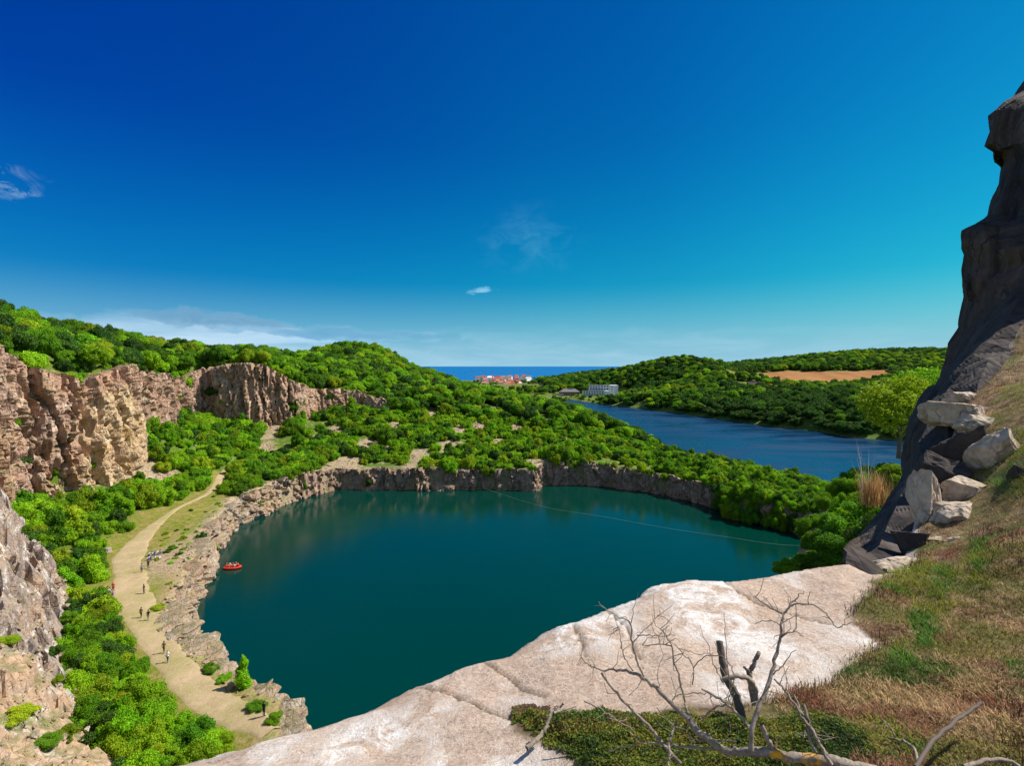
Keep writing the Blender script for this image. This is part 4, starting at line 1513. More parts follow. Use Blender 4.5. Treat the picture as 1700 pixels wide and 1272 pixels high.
CRACKS_PX = [[(688, 1138), (715, 1146), (738, 1152), (760, 1163), (790, 1170), (835, 1184), (860, 1196)],
             [(803, 1096), (830, 1112), (852, 1124), (872, 1142), (905, 1152)],
             [(952, 1028), (957, 1050), (968, 1072), (972, 1092)],
             [(1010, 1006), (1040, 1040), (1062, 1090)],
             [(345, 1262), (352, 1272)],
             [(1195, 952), (1230, 985), (1300, 1010), (1380, 1030)]]
CRACKS = [[pg(a, b)[:2] for a, b in c if pg(a, b)] for c in CRACKS_PX]


def slab_mat():
    m, k = new_mat('pink_granite_slab')
    tc = k.n('ShaderNodeTexCoord').outputs['Object']
    n0 = k.noise(tc, 0.7, 5, 0.6, 0.6)
    n1 = k.noise(k.mapping(tc, (1, 1, 1), (0, 0, 0.6)), 2.2, 7, 0.68, 0.8)
    n2 = k.noise(tc, 14, 6, 0.75)
    n3 = k.noise(tc, 60, 4, 0.8)
    n4 = k.noise(tc, 180, 2, 0.8)
    c = k.mix(k.ramp(n0, [(0.35, 0.0), (0.65, 1.0)]), (0.62, 0.45, 0.33), (0.68, 0.53, 0.41))
    c = k.mix(k.ramp(n2, [(0.42, 0.0), (0.58, 0.6)]), c, (0.48, 0.33, 0.24))
    m4 = k.noise(tc, 4.5, 6, 0.72, 0.4)
    c = k.mix(k.ramp(m4, [(0.50, 0.0), (0.60, 0.55)]), c, (0.44, 0.32, 0.24))
    m5 = k.noise(tc, 28, 5, 0.75)
    c = k.mix(k.ramp(m5, [(0.55, 0.0), (0.63, 0.7)]), c, (0.27, 0.19, 0.14))
    c = k.mix(k.ramp(m5, [(0.34, 0.6), (0.44, 0.0)]), c, (0.84, 0.76, 0.68))
    oc = k.noise(tc, 1.5, 5, 0.7)
    c = k.mix(k.ramp(oc, [(0.58, 0.0), (0.68, 0.5)]), c, (0.60, 0.38, 0.22))
    pat = k.noise(k.mapping(tc, (1.0, 0.55, 1), (0, 0, 0.5)), 0.85, 3, 0.5)
    wh = k.math('MULTIPLY', k.ramp(n1, [(0.44, 0.0), (0.52, 1.0)]), k.ramp(pat, [(0.42, 0.0), (0.54, 0.95)]))
    wh = k.math('MULTIPLY', wh, k.ramp(n2, [(0.38, 0.25), (0.55, 1.0)]))
    c = k.mix(wh, c, (0.92, 0.88, 0.83))
    c = k.mix(k.ramp(n3, [(0.53, 0.0), (0.64, 0.65)]), c, (0.30, 0.21, 0.16))
    c = k.mix(k.ramp(n4, [(0.58, 0.0), (0.70, 0.35)]), c, (0.75, 0.70, 0.65))
    lich = k.noise(tc, 9, 5, 0.8)
    c = k.mix(k.ramp(lich, [(0.62, 0.0), (0.70, 0.7)]), c, (0.22, 0.19, 0.16))
    vein = k.noise(k.mapping(tc, (1, 5, 1), (0, 0, 0.5)), 1.4, 6, 0.7, 1.2)
    c = k.mix(k.ramp(vein, [(0.49, 0.0), (0.5, 0.35), (0.51, 0.0)]), c, (0.20, 0.14, 0.11))
    cr = k.n('ShaderNodeAttribute', attribute_name='crack').outputs['Fac']
    c = k.mix(k.math('MULTIPLY', cr, 0.85), c, (0.10, 0.075, 0.05))
    so = k.n('ShaderNodeAttribute', attribute_name='soil').outputs['Fac']
    gn = k.noise(tc, 5, 6, 0.75)
    soil = k.mix(k.ramp(gn, [(0.40, 0.0), (0.60, 1.0)]), (0.10, 0.055, 0.03), (0.36, 0.23, 0.13))
    soil = k.mix(k.ramp(k.noise(tc, 1.1, 4), [(0.45, 0.0), (0.6, 0.7)]), soil, (0.13, 0.14, 0.03))
    c = k.mix(so, c, soil)
    si = k.n('ShaderNodeAttribute', attribute_name='side').outputs['Fac']
    h = k.math('ADD', k.math('MULTIPLY', n2, 0.9), k.math('MULTIPLY', n3, 0.45))
    h = k.math('ADD', h, k.math('MULTIPLY', n1, 0.8))
    finish(k, c, 0.9, h, 0.035, 0.2)
    return m


def build_viewpoint():
    xs = axis([(-9, 0.25), (-4.5, 0.035), (7.5, 0.07), (13, 0.25), (27, 0)])
    ys = axis([(-3, 0.3), (2.6, 0.035), (9.0, 0.09), (13, 0.25), (22, 0)])
    gx, gy = np.meshgrid(xs, ys, indexing='ij')
    h = fgh(gx, gy)
    sl = sdist(gx, gy, LAND)
    ssl = sdist(gx, gy, SOIL) + 0.12 * fbm(gx * 2.2, gy * 2.2, seed=91) + 0.05 * fbm(gx * 9, gy * 9, seed=92)
    soil = ss(-0.03, 0.05, ssl)
    crack = np.zeros_like(h)
    wob_x = gx + 0.04 * fbm(gx * 5, gy * 5, seed=93)
    wob_y = gy + 0.04 * fbm(gx * 5, gy * 5, seed=94)
    for c in CRACKS:
        if len(c) > 1:
            d = seg_dist(wob_x, wob_y, c)
            crack = np.maximum(crack, 1 - ss(0.006, 0.024, d))
    h = h + 0.10 * fbm(gx / 1.6, gy / 1.6, seed=95) * (1 - 0.3 * soil) + 0.022 * fbm(gx * 3, gy * 3, seed=96) + 0.006 * fbm(gx * 14, gy * 14, seed=97)
    # slight steps between the sheets of the slab
    c1, e1 = vcell(gx / 1.9 + 0.2 * fbm(gx, gy, seed=98), gy / 1.1, gx * 0, 99)
    h = h + 0.022 * (c1 - 0.5) * (1 - soil)
    h = h - 0.035 * crack
    h = h + soil * 0.05 * fbm(gx * 1.7, gy * 1.7, seed=90)
    # rounded edge, then the drop into the pit
    e = -sl + 0.05 * fbm(gx * 2.5, gy * 2.5, seed=88)
    h = h - 0.09 * ss(-0.35, 0.0, e) ** 2
    drop = np.maximum(0, e)
    h = h - np.minimum(drop * 7.0, 14 + drop) - 0.7 * (vcell(gx, gy, h / 1.5, 87)[0] - 0.5) * ss(0.1, 0.8, drop)
    V = np.stack([gx, gy, h], -1).reshape(-1, 3)
    me = np_mesh('rock_ledge', V, [grid_faces(len(xs), len(ys))], True)
    set_attr(me, 'crack', crack.ravel())
    set_attr(me, 'soil', soil.ravel())
    o = obj('rock_ledge', me, slab_mat())
    tag(o, 'pale pink granite slab and brown grassy ground at the viewpoint', kind='structure')
    return xs, ys, h


FX, FY, FH = build_viewpoint()


def fz(x, y):
    x = np.asarray(x, float)
    y = np.asarray(y, float)
    i = np.clip(np.searchsorted(FX, x) - 1, 0, len(FX) - 2)
    j = np.clip(np.searchsorted(FY, y) - 1, 0, len(FY) - 2)
    tx = np.clip((x - FX[i]) / (FX[i + 1] - FX[i]), 0, 1)
    ty = np.clip((y - FY[j]) / (FY[j + 1] - FY[j]), 0, 1)
    return (FH[i, j] * (1 - tx) * (1 - ty) + FH[i + 1, j] * tx * (1 - ty) + FH[i, j + 1] * (1 - tx) * ty + FH[i + 1, j + 1] * tx * ty)


def loft(name, rows, mat, label, m=3, amp=0.3, seed=5, up=7):
    """broken rock face through rows of points: coarse facets first, fine roughness on them after"""
    sm = [catmull(r, m) for r in rows]
    A = np.array(sm)                       # rows x cols x 3
    B = np.stack([catmull([tuple(p) for p in A[:, j]], m) for j in range(A.shape[1])], 1)
    du = np.gradient(B, axis=0)
    dv = np.gradient(B, axis=1)
    n = np.cross(du, dv)
    n /= np.linalg.norm(n, axis=2)[..., None] + 1e-9
    X, Y, Z = B[..., 0], B[..., 1], B[..., 2]
    c1, e1 = vcell(X / 1.6, Y / 1.6, Z / 4.5, seed)
    c0, e0 = vcell(X / 4.0, Y / 4.0, Z / 6.0, seed + 7)
    rg = np.random.default_rng(seed)
    sc = np.clip((Y - 6.0) / 10, 0.30, 1.1)
    d = amp * sc * ((c0 - 0.5) * 1.6 + (c1 - 0.5) * 1.2 + rg.normal(size=X.shape) * 0.26)
    B = B + n * d[..., None]
    # slide the corners of the facets about so that they do not stand in rows
    B[1:-1, 1:-1] += (du[1:-1, 1:-1] * rg.uniform(-0.38, 0.38, X.shape)[1:-1, 1:-1][..., None] + dv[1:-1, 1:-1] * rg.uniform(-0.38, 0.38, X.shape)[1:-1, 1:-1][..., None])
    nu, nv = B.shape[:2]
    U = np.linspace(0, nu - 1, (nu - 1) * up + 1)
    V_ = np.linspace(0, nv - 1, (nv - 1) * up + 1)
    i = np.clip(U.astype(int), 0, nu - 2)
    j = np.clip(V_.astype(int), 0, nv - 2)
    tu = (U - i)[:, None, None]
    tv = (V_ - j)[None, :, None]
    P00, P10, P01, P11 = B[i][:, j], B[i + 1][:, j], B[i][:, j + 1], B[i + 1][:, j + 1]
    low = tu + tv <= 1          # two flat triangles per facet
    T1 = P00 + (P10 - P00) * tu + (P01 - P00) * tv
    T2 = P11 + (P01 - P11) * (1 - tu) + (P10 - P11) * (1 - tv)
    F = np.where(low, T1, T2)
    du = np.gradient(F, axis=0)
    dv = np.gradient(F, axis=1)
    n = np.cross(du, dv)
    n /= np.linalg.norm(n, axis=2)[..., None] + 1e-9
    X, Y, Z = F[..., 0], F[..., 1], F[..., 2]
    w = 0.35 * fbm(X * 0.9, Y * 0.9, Z * 0.6, seed + 2)
    ce, ee = vcell(X / 0.9 + w, Y / 0.9 + w, Z / 2.6, seed + 11)
    sc = np.clip((Y - 6.0) / 10, 0.35, 1.4)
    d = sc * (0.045 * fbm(X * 2, Y * 2, Z * 1.2, seed + 1) + 0.02 * (ce - 0.5))
    F = F + n * d[..., None]
    me = np_mesh(name, F.reshape(-1, 3), [grid_faces(F.shape[0], F.shape[1])], False)
    o = obj(name, me, mat)
    tag(o, label, kind='structure')
    return o


def build_right_cliff():
    def off(p, dx, dy, dz):
        return (p[0] + dx, p[1] + dy, p[2] + dz)
    Rr = [W(1430, 975, 7.0), W(1480, 950, 7.9), W(1516, 880, 9.3), W(1556, 790, 10.8), W(1592, 690, 12.8), W(1648, 615, 14.8), W(1700, 545, 16.4), W(1745, 470, 17.2), W(1770, 410, 17.6), W(1785, 370, 18.2), W(1800, 290, 18.5), W(1800, 240, 18.4), W(1810, 180, 18.6), W(1830, 130, 19.2), W(1850, 50, 19.8)]
    Lr = [W(1402, 940, 9.4), W(1422, 900, 11.5), W(1498, 805, 15.5), W(1510, 745, 18), W(1518, 690, 20), W(1566, 600, 22), W(1590, 525, 23), W(1602, 440, 23.4), W(1601, 383, 22.6), W(1640, 352, 24.4), W(1668, 264, 24.8), W(1652, 232, 23.6), W(1666, 168, 23.9), W(1702, 136, 25.5), W(1760, 70, 26)]
    rows = []
    # skirt towards the pit floor
    rows.append([off(Rr[0], 0.6, 1.0, -16), off(Lr[0], 0.6, 0.4, -16), off(Lr[0], 4, 6, -18), off(Lr[0], 10, 12, -18)])
    rows.append([off(Rr[0], 0.3, 0.6, -4), off(Lr[0], 0.3, 0.2, -4), off(Lr[0], 3, 4, -5), off(Lr[0], 8, 6, -6)])
    for i, (a, b) in enumerate(zip(Rr, Lr)):
        mid = tuple((a[k] + b[k]) / 2 for k in range(3))
        mid = off(mid, -0.25 * min(1, i / 6), 0.2 * min(1, i / 6), 0)
        rows.append([off(a, 2.2, -1.2, -2.5), a, mid, b, off(b, 2.5, 2.0, -0.5), off(b, 8.0, 1.5, -1.0)])
    rows[0].insert(0, off(rows[0][0], 2.2, -1.2, -1))
    rows[1].insert(0, off(rows[1][0], 2.2, -1.2, -1.5))
    rows[0].insert(2, tuple((rows[0][1][k] + rows[0][2][k]) / 2 for k in range(3)))
    rows[1].insert(2, tuple((rows[1][1][k] + rows[1][2][k]) / 2 for k in range(3)))
    last = rows[-1]
    rows.append([off(p, 3.0, 1.0, 2.5) for p in last])
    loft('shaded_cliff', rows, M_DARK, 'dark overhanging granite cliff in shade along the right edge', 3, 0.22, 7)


build_right_cliff()


def rock_mesh(name, seed, size, jag=0.22, sub=3):
    """blocky rock: a ball cut by random planes"""
    rg = np.random.default_rng(seed)
    v, f = ico(sub)
    v = v * 1.45
    planes = [(np.eye(3)[a] * s_ + rg.normal(size=3) * 0.30, rg.uniform(0.62, 0.86)) for a in range(3) for s_ in (-1, 1)] + [(rg.normal(size=3), rg.uniform(0.72, 0.98)) for _ in range(10)]
    for n, d in planes:
        n = n / np.linalg.norm(n)
        s = v @ n - d
        v = v - np.where(s > 0, s, 0)[:, None] * n
    v = v + v / np.linalg.norm(v, axis=1)[:, None] * (jag * 0.75 * fbm(v[:, 0] * 2.0, v[:, 1] * 2.0, v[:, 2] * 2.0 + seed, seed=seed) + 0.03 * fbm(v[:, 0] * 8, v[:, 1] * 8, v[:, 2] * 8, seed=seed + 1) - 0.09 * (1 - ss(0.0, 0.07, vcell(v[:, 0] * 1.3 + seed, v[:, 1] * 1.3, v[:, 2] * 1.3, seed)[1])))[:, None]
    v = v * np.array(size) / 2
    return np_mesh(name, v, [f], False)


BOULDERS = [  # centre px, py, distance, size x, y, z, turn, tilt, label
    (1598, 692, 12.2, 1.3, 1.2, 0.80, 0.3, 0.0, 'flat pale boulder jutting out over the cliff rim below the brown grass'),
    (1634, 706, 11.6, 1.25, 0.9, 0.50, -0.35, 0.12, 'flat pale rock tongue reaching right into the grass'),
    (1603, 661, 13.4, 0.60, 0.50, 0.42, 0.8, 0.1, 'small whitish rock topmost in the row along the cliff rim'),
    (1648, 760, 10.0, 0.85, 0.9, 1.1, 0.2, 0.0, 'square pale boulder with a sunlit face beside bright green grass'),
    (1606, 758, 10.9, 0.75, 1.0, 1.25, 0.3, 0.0, 'shaded block under the flat boulder at the cliff rim'),
    (1536, 838, 9.4, 0.58, 0.6, 1.25, 0.1, -0.10, 'upright pale slab standing apart nearest the dark cliff'),
    (1600, 815, 9.5, 0.80, 0.7, 0.60, 0.5, 0.0, 'pale boulder with a dark crack resting on a bigger one'),
    (1596, 866, 8.9, 1.02, 0.9, 0.80, 0.1, 0.1, 'broad pale boulder below the cracked one'),
    (1580, 916, 8.2, 0.62, 0.55, 0.62, 0.9, 0.0, 'grey cracked boulder at the foot of the boulder row'),
    (1550, 925, 8.2, 0.30, 0.30, 0.34, 0.3, 0.0, 'small dark rock left of the lowest boulder of the row'),
    (1492, 942, 7.6, 0.75, 0.5, 0.28, 0.0, 0.0, 'low grey rock at the end of the pale slab'),
    (1566, 800, 10.4, 0.8, 1.0, 1.3, 0.6, 0.0, 'dark shaded block wedged between the boulders'),
    (1516, 905, 8.5, 0.5, 0.5, 0.62, 0.4, 0.0, 'dark shaded rock in the gap between cliff and grass beside the low grey rock'),
    (1694, 792, 8.6, 0.32, 0.4, 0.42, 0.2, 0.0, 'dark rock in the grass at the right edge'),
]


def build_boulders():
    for i, (px, py, Y, sx, sy, sz, rz, tx, label) in enumerate(BOULDERS):
        p = W(px, py, Y)
        me = rock_mesh('boulder', 300 + i, (sx, sy, sz), 0.2, 4)
        o = obj('boulder', me, M_DARK if ('dark' in label and 'crack' not in label and 'nearest' not in label) or 'shaded block' in label else M_BOULDER)  # dark and shaded blocks take the granite with shade in its colour
        o.location = (p[0], p[1], p[2])
        o.rotation_euler = (tx, tx * 0.5, rz)
        tag(o, label, 'boulder', 'boulders along the cliff rim')
    # pale boulder at the foot of the left cliff and other loose blocks
    for i, (px, py, s, label) in enumerate([(177, 917, (3.4, 1.6, 1.2), 'long pale boulder lying in the shrubs left of the gravel path'),
                                            (283, 1052, (1.3, 1.0, 0.7), 'single pale rock on the terrace beside the lower path'),
                                            (480, 1203, (2.2, 1.5, 1.0), 'pale rock block at the water where the slab hides the shore'),
                                            (252, 800, (3.2, 2.0, 2.0), 'pinkish boulder in the scree chute under the recess cliff')]):
        q = pix_ground(px, py)
        if px == 480:
            q = (-28.4, 64.0, 0.2)
        if not q:
            continue
        me = rock_mesh('boulder', 400 + i, s, 0.2, 4)
        o = obj('boulder', me, M_BOULDER)
        o.location = (q[0], q[1], max(q[2], 0) + s[2] * 0.25)
        o.rotation_euler = (0, 0, -0.5 + i)
        tag(o, label, 'boulder')


build_boulders()


def scree():
    """loose stones on the lower left slope, the far walls' foot and the bank"""
    mb = MB()
    v0, f0 = ICO1
    rg = np.random.default_rng(12)

    def stone(x, y, z, s):
        v = v0.copy()
        for _ in range(7):
            n = rg.normal(size=3)
            n /= np.linalg.norm(n)
            d = rg.uniform(0.5, 0.85)
            q = v @ n - d
            v = v - np.where(q > 0, q, 0)[:, None] * n
        v = v * np.array([s, s * rg.uniform(0.5, 1), s * rg.uniform(0.4, 0.9)])
        a = rg.uniform(0, 6.28)
        ca, sa = math.cos(a), math.sin(a)
        v = np.stack([v[:, 0] * ca - v[:, 1] * sa + x, v[:, 0] * sa + v[:, 1] * ca + y, v[:, 2] + z], 1)
        mb.add(v, f0)
    n = 0
    while n < 2600:
        x, y = rg.uniform(-110, -28), rg.uniform(32, 100)
        sb = float(sdist(np.array([x]), np.array([y]), BUTT)[0])
        if sb < 0.3 or sb > 34:
            continue
        i = np.searchsorted(BXS, x) - 1
        j = np.searchsorted(BYS, y) - 1
        z = float(BH[min(i, len(BXS) - 1), min(j, len(BYS) - 1)])
        s = 0.10 + 0.55 * rg.random() ** 4
        stone(x, y, z + s * 0.1, s * (1.0 if sb > 3 else 1.3))
        n += 1
    for (bx, by, br) in BARE_XY:
        for _ in range(22):
            x, y = bx + rg.normal() * br * 0.5, by + rg.normal() * br * 0.7
            s = 0.15 + 0.7 * rg.random() ** 3
            stone(x, y, float(hz(x, y)) + 0.1, s)
    o = mb.build('scree_stones', M_BUTTRESS)
    tag(o, 'loose angular stones strewn over the rock slope and the bare clearings', 'scree', None, 'stuff')
    mb.v, mb.f, mb.n = [], {}, 0
    q = np.array(QUARRY[:13])
    for k_ in range(420):
        i = rg.integers(0, 12)
        t = rg.random()
        p = q[i] * (1 - t) + q[i + 1] * t
        d = q[i + 1] - q[i]
        d /= np.linalg.norm(d)
        off = rg.uniform(-0.6, 4.2)
        x, y = p[0] - d[1] * off, p[1] + d[0] * off
        s = 0.15 + 0.6 * rg.random() ** 3
        z = float(hz(x, y)) if off > 2.6 else rg.uniform(0, 1.2)
        stone(x, y, z + 0.15, s)
    o = mb.build('shore_stones', M_BUTTRESS)
    tag(o, 'broken stones piled along the left shore of the quarry lake', 'stones', None, 'stuff')


scree()

# ------------------------------------------------------------------ grass and low plants of the viewpoint
def tint_mat(name, trans=0.3, rough=0.7):
    m, k = new_mat(name)
    a = k.n('ShaderNodeAttribute', attribute_name='tint').outputs['Color']
    d = k.n('ShaderNodeBsdfPrincipled', inp={'Base Color': a, 'Roughness': rough, 'Specular IOR Level': 0.2})
    t = k.n('ShaderNodeBsdfTranslucent', inp={'Color': a})
    mx = k.n('ShaderNodeMixShader', inp={0: trans, 1: d.outputs[0], 2: t.outputs[0]})
    out = k.n('ShaderNodeOutputMaterial')
    k.link(mx.outputs[0], out.inputs[0])
    return m


M_GRASS = tint_mat('grass_blades')
M_TINTLEAF = tint_mat('small_leaves', 0.35)


def grass(name, cx, cy, n_per, hgt, width, colors, label, seed, spread=0.06, cat='grass', lean=0.6, kind='stuff', zf=None):
    rg = np.random.default_rng(seed)
    N = len(cx)
    x = np.repeat(cx, n_per) + rg.normal(size=N * n_per) * spread
    y = np.repeat(cy, n_per) + rg.normal(size=N * n_per) * spread
    z = (zf or fz)(x, y) - 0.01
    h = np.repeat(hgt, n_per) * rg.uniform(0.5, 1.25, N * n_per)
    a = rg.uniform(0, 6.28, N * n_per)
    ln = rg.uniform(0.1, 1.0, N * n_per) * lean
    dx, dy = np.cos(a) * ln * h, np.sin(a) * ln * h
    b = a + 1.57 + rg.normal(size=N * n_per) * 0.5
    wx, wy = np.cos(b) * width * 0.5, np.sin(b) * width * 0.5
    p0 = np.stack([x - wx, y - wy, z], 1)
    p1 = np.stack([x + wx, y + wy, z], 1)
    p2 = np.stack([x + dx * 0.4 + wx * 0.8, y + dy * 0.4 + wy * 0.8, z + h * 0.6], 1)
    p3 = np.stack([x + dx * 0.4 - wx * 0.8, y + dy * 0.4 - wy * 0.8, z + h * 0.6], 1)
    p4 = np.stack([x + dx, y + dy, z + h * 0.95], 1)
    V = np.stack([p0, p1, p2, p3, p4], 1).reshape(-1, 3)
    i = np.arange(N * n_per) * 5
    quads = np.stack([i, i + 1, i + 2, i + 3], 1)
    tris = np.stack([i + 3, i + 2, i + 4], 1)
    me = np_mesh(name, V, [quads, tris], False)
    col = np.repeat(colors, n_per, 0) * rg.uniform(0.35, 1.5, (N * n_per, 1)) * np.repeat(rg.uniform(0.6, 1.25, (N, 1)), n_per, 0)
    set_attr(me, 'tint', np.repeat(col, 5, 0))
    o = obj(name, me, M_GRASS)
    tag(o, label, cat, None, kind)
    return o


def pxpoly(poly):
    out = []
    for a, b in poly:
        q = pg(a, b)
        if q:
            out.append(q[:2])
    return out


def sample_soil(n, seed, x0=0.4, x1=21, y0=2.4, y1=19.5):
    rg = np.random.default_rng(seed)
    # denser near the viewer, thinning with distance
    r = y0 * (y1 / y0) ** rg.random(n)
    px = rg.uniform(820, 1760, n)
    x = (px - 850) / 850 * r
    ok = (sdist(x, r, SOIL) > 0.0) & (sdist(x, r, LAND) > 0.1)
    return x[ok], r[ok]


def build_grass():
    x, y = sample_soil(38000, 201)
    n1 = fbm(x / 0.8, y / 0.8, seed=202)
    n2 = fbm(x / 0.35, y / 0.35, seed=203)
    n3 = fbm(x / 1.8, y / 1.8, seed=204)
    px = 850 + 850 * x / y
    py = 608 + 850 * (EYE - fz(x, y)) / y
    keep = ~((px < 1290 + 30 * n1) & (py > 1165))
    x, y, n1, n2, n3, px, py = (q[keep] for q in (x, y, n1, n2, n3, px, py))
    straw = np.array([0.60, 0.40, 0.19])
    brown = np.array([0.33, 0.16, 0.08])
    red = np.array([0.30, 0.085, 0.045])
    olive = np.array([0.28, 0.23, 0.05])
    green = np.array([0.07, 0.19, 0.012])
    yel = np.array([0.26, 0.27, 0.02])
    c = np.tile(straw, (len(x), 1))
    c = np.where((n2 > 0.05)[:, None], brown, c)
    c = np.where((n1 > 0.14)[:, None], red, c)
    c = np.where((n1 < -0.30)[:, None], olive, c)
    c = np.where((fbm(x / 0.5, y / 0.5, seed=207) > 0.33)[:, None], np.array([0.10, 0.18, 0.02]), c)

    def near(pxc, pyc, rx, ry):
        return ((px - pxc) / rx) ** 2 + ((py - pyc) / ry) ** 2 + 0.5 * n2 < 1
    g = near(1530, 965, 60, 32) | near(1535, 1045, 18, 34) | near(1495, 1090, 12, 22) | near(1625, 935, 20, 45) | near(1680, 760, 55, 60) | near(1650, 730, 40, 10)
    yg = near(1560, 990, 45, 35) | near(1690, 680, 50, 45) | near(1455, 1225, 60, 35) | near(1660, 800, 40, 30)
    gr = near(1330, 1225, 90, 45) | near(1480, 1245, 70, 20)
    c = np.where((gr & (n2 > -0.25))[:, None], green * 0.9, c)
    c = np.where(yg[:, None], yel, c)
    c = np.where(g[:, None], np.where((n2 > 0)[:, None], green * 1.3, yel), c)
    h = 0.030 + 0.035 * (n3 + 0.5) + 0.035 * g + 0.02 * np.maximum(0, n2)
    h = np.clip(h, 0.02, 0.2) * (0.75 + 0.05 * y)
    grass('dry_grass', x, y, 7, h, 0.006, c, 'dry brown and green grass covering the slope beside the pale slab', 205, 0.05, lean=1.7)
    # lumps of dark heather-like twigs along the slab edge and the right side
    x, y = sample_soil(5000, 211)
    px = 850 + 850 * x / y
    py = 608 + 850 * (EYE - fz(x, y)) / y
    s = sdist(x, y, SOIL)
    ok = ((s < 0.12) & (px > 1200)) | ((px > 1610) & (py > 880) & (py < 960)) | ((px > 1640) & (py > 500) & (py < 640)) | ((px > 1660) & (py > 1150))
    x, y = x[ok], y[ok]
    c = np.tile([0.10, 0.05, 0.035], (len(x), 1)) * (1 + fbm(x * 3, y * 3, seed=3)[:, None] * 0.6)
    grass('dead_undergrowth', x, y, 8, np.full(len(x), 0.10) * (0.75 + 0.05 * y), 0.006, c, 'dark dead stalks fringing the slab and the right edge', 212, 0.05)


def leaf_cushion(name, poly_px, n, colors, size, label, seed, hgt=0.10):
    rg = np.random.default_rng(seed)
    poly = pxpoly(poly_px)
    P = np.array(poly)
    x = rg.uniform(P[:, 0].min(), P[:, 0].max(), n)
    y = rg.uniform(P[:, 1].min(), P[:, 1].max(), n)
    d = sdist(x, y, poly) + 0.10 * fbm(x * 3, y * 3, seed=seed) + 0.07 * fbm(x * 11, y * 11, seed=seed + 5)
    ok = d > 0
    x, y, d = x[ok], y[ok], d[ok]
    prof = hgt * ss(0, 0.18, d) * (0.7 + 0.9 * fbm(x * 5.5, y * 5.5, seed=seed + 1))
    prof = np.maximum(prof, 0.01)
    z = fz(x, y) + prof * rg.uniform(0.45, 1.0, len(x)) + 0.005
    # also cushion body
    c = np.stack([x, y, z], 1)
    nrm = rg.normal(size=c.shape) * 0.6 + [0, 0, 1]
    nrm /= np.linalg.norm(nrm, axis=1)[:, None]
    a = np.cross(nrm, rg.normal(size=c.shape))
    a /= np.linalg.norm(a, axis=1)[:, None]
    b = np.cross(nrm, a)
    s = (size * rg.uniform(0.6, 1.4, len(c)))[:, None]
    V = np.stack([c - a * s, c - b * s * 0.5, c + a * s, c + b * s * 0.5], 1).reshape(-1, 3)
    f = np.arange(len(V)).reshape(-1, 4)
    me = np_mesh(name, V, [f], False)
    m = fbm(x * 2.2, y * 2.2, seed=seed + 2) + rg.normal(size=len(x)) * 0.18
    C = np.array(colors)
    col = C[np.clip(((m + 0.55) / 1.1 * len(C)).astype(int), 0, len(C) - 1)] * rg.uniform(0.65, 1.35, (len(x), 1))
    set_attr(me, 'tint', np.repeat(col, 4, 0))
    o = obj(name, me, M_TINTLEAF)
    tag(o, label, 'ground cover', None, 'stuff')


def build_low_plants():
    leaf_cushion('creeping_plant', [(858, 1180), (880, 1170), (940, 1183), (1000, 1178), (1060, 1195), (1120, 1195), (1200, 1192), (1260, 1200), (1330, 1185), (1420, 1210), (1440, 1255), (1400, 1300), (1290, 1320), (1180, 1320), (1090, 1320), (1010, 1310), (955, 1272), (905, 1240), (868, 1218), (850, 1198)],
                 70000, [(0.03, 0.055, 0.010), (0.06, 0.11, 0.012), (0.15, 0.19, 0.015), (0.26, 0.22, 0.03), (0.16, 0.10, 0.04), (0.06, 0.15, 0.012)], 0.010,
                 'low green creeping cushion plant spreading over the edge of the slab', 301, 0.085)
    leaf_cushion('crevice_moss', [(855, 1183), (875, 1168), (935, 1170), (930, 1178), (880, 1180)], 3000, [(0.14, 0.08, 0.05), (0.22, 0.13, 0.08)], 0.008,
                 'brown dry moss rimming the left tip of the creeping plant', 302, 0.05)


build_grass()
build_low_plants()

# ------------------------------------------------------------------ dead shrub and loose branches (traced limb by limb)
def dead_bark():
    m, k = new_mat('weathered_dead_wood')
    tc = k.n('ShaderNodeTexCoord').outputs['Object']
    n = k.noise(tc, 9, 6, 0.7)
    n2 = k.noise(k.mapping(tc, (1, 1, 1)), 60, 4, 0.7)
    c = k.mix(k.ramp(n, [(0.35, 0.0), (0.65, 1.0)]), (0.17, 0.13, 0.10), (0.42, 0.34, 0.27))
    c = k.mix(k.ramp(n2, [(0.45, 0.0), (0.7, 0.7)]), c, (0.09, 0.065, 0.05))
    li = k.n('ShaderNodeAttribute', attribute_name='lichen').outputs['Fac']
    c = k.mix(k.math('MULTIPLY', li, k.ramp(k.noise(tc, 22, 5, 0.7), [(0.42, 0.0), (0.52, 1.0)])), c, (0.75, 0.36, 0.02))
    gn = k.noise(tc, 3, 3, 0.6)
    c = k.mix(k.ramp(gn, [(0.55, 0.0), (0.68, 0.4)]), c, (0.26, 0.26, 0.10))
    finish(k, c, 0.9, k.math('ADD', n, n2), 0.006, 0.15)
    return m


M_DEAD = dead_bark()
M_CHAR = plain('dark_stump_wood', (0.13, 0.10, 0.08))


def C4(x, y, Y):      # detail view 4 (840..1400 x 940..1272, 3.036 times enlarged)
    return W(840 + x / 3.0357, 940 + y / 3.0357, Y)


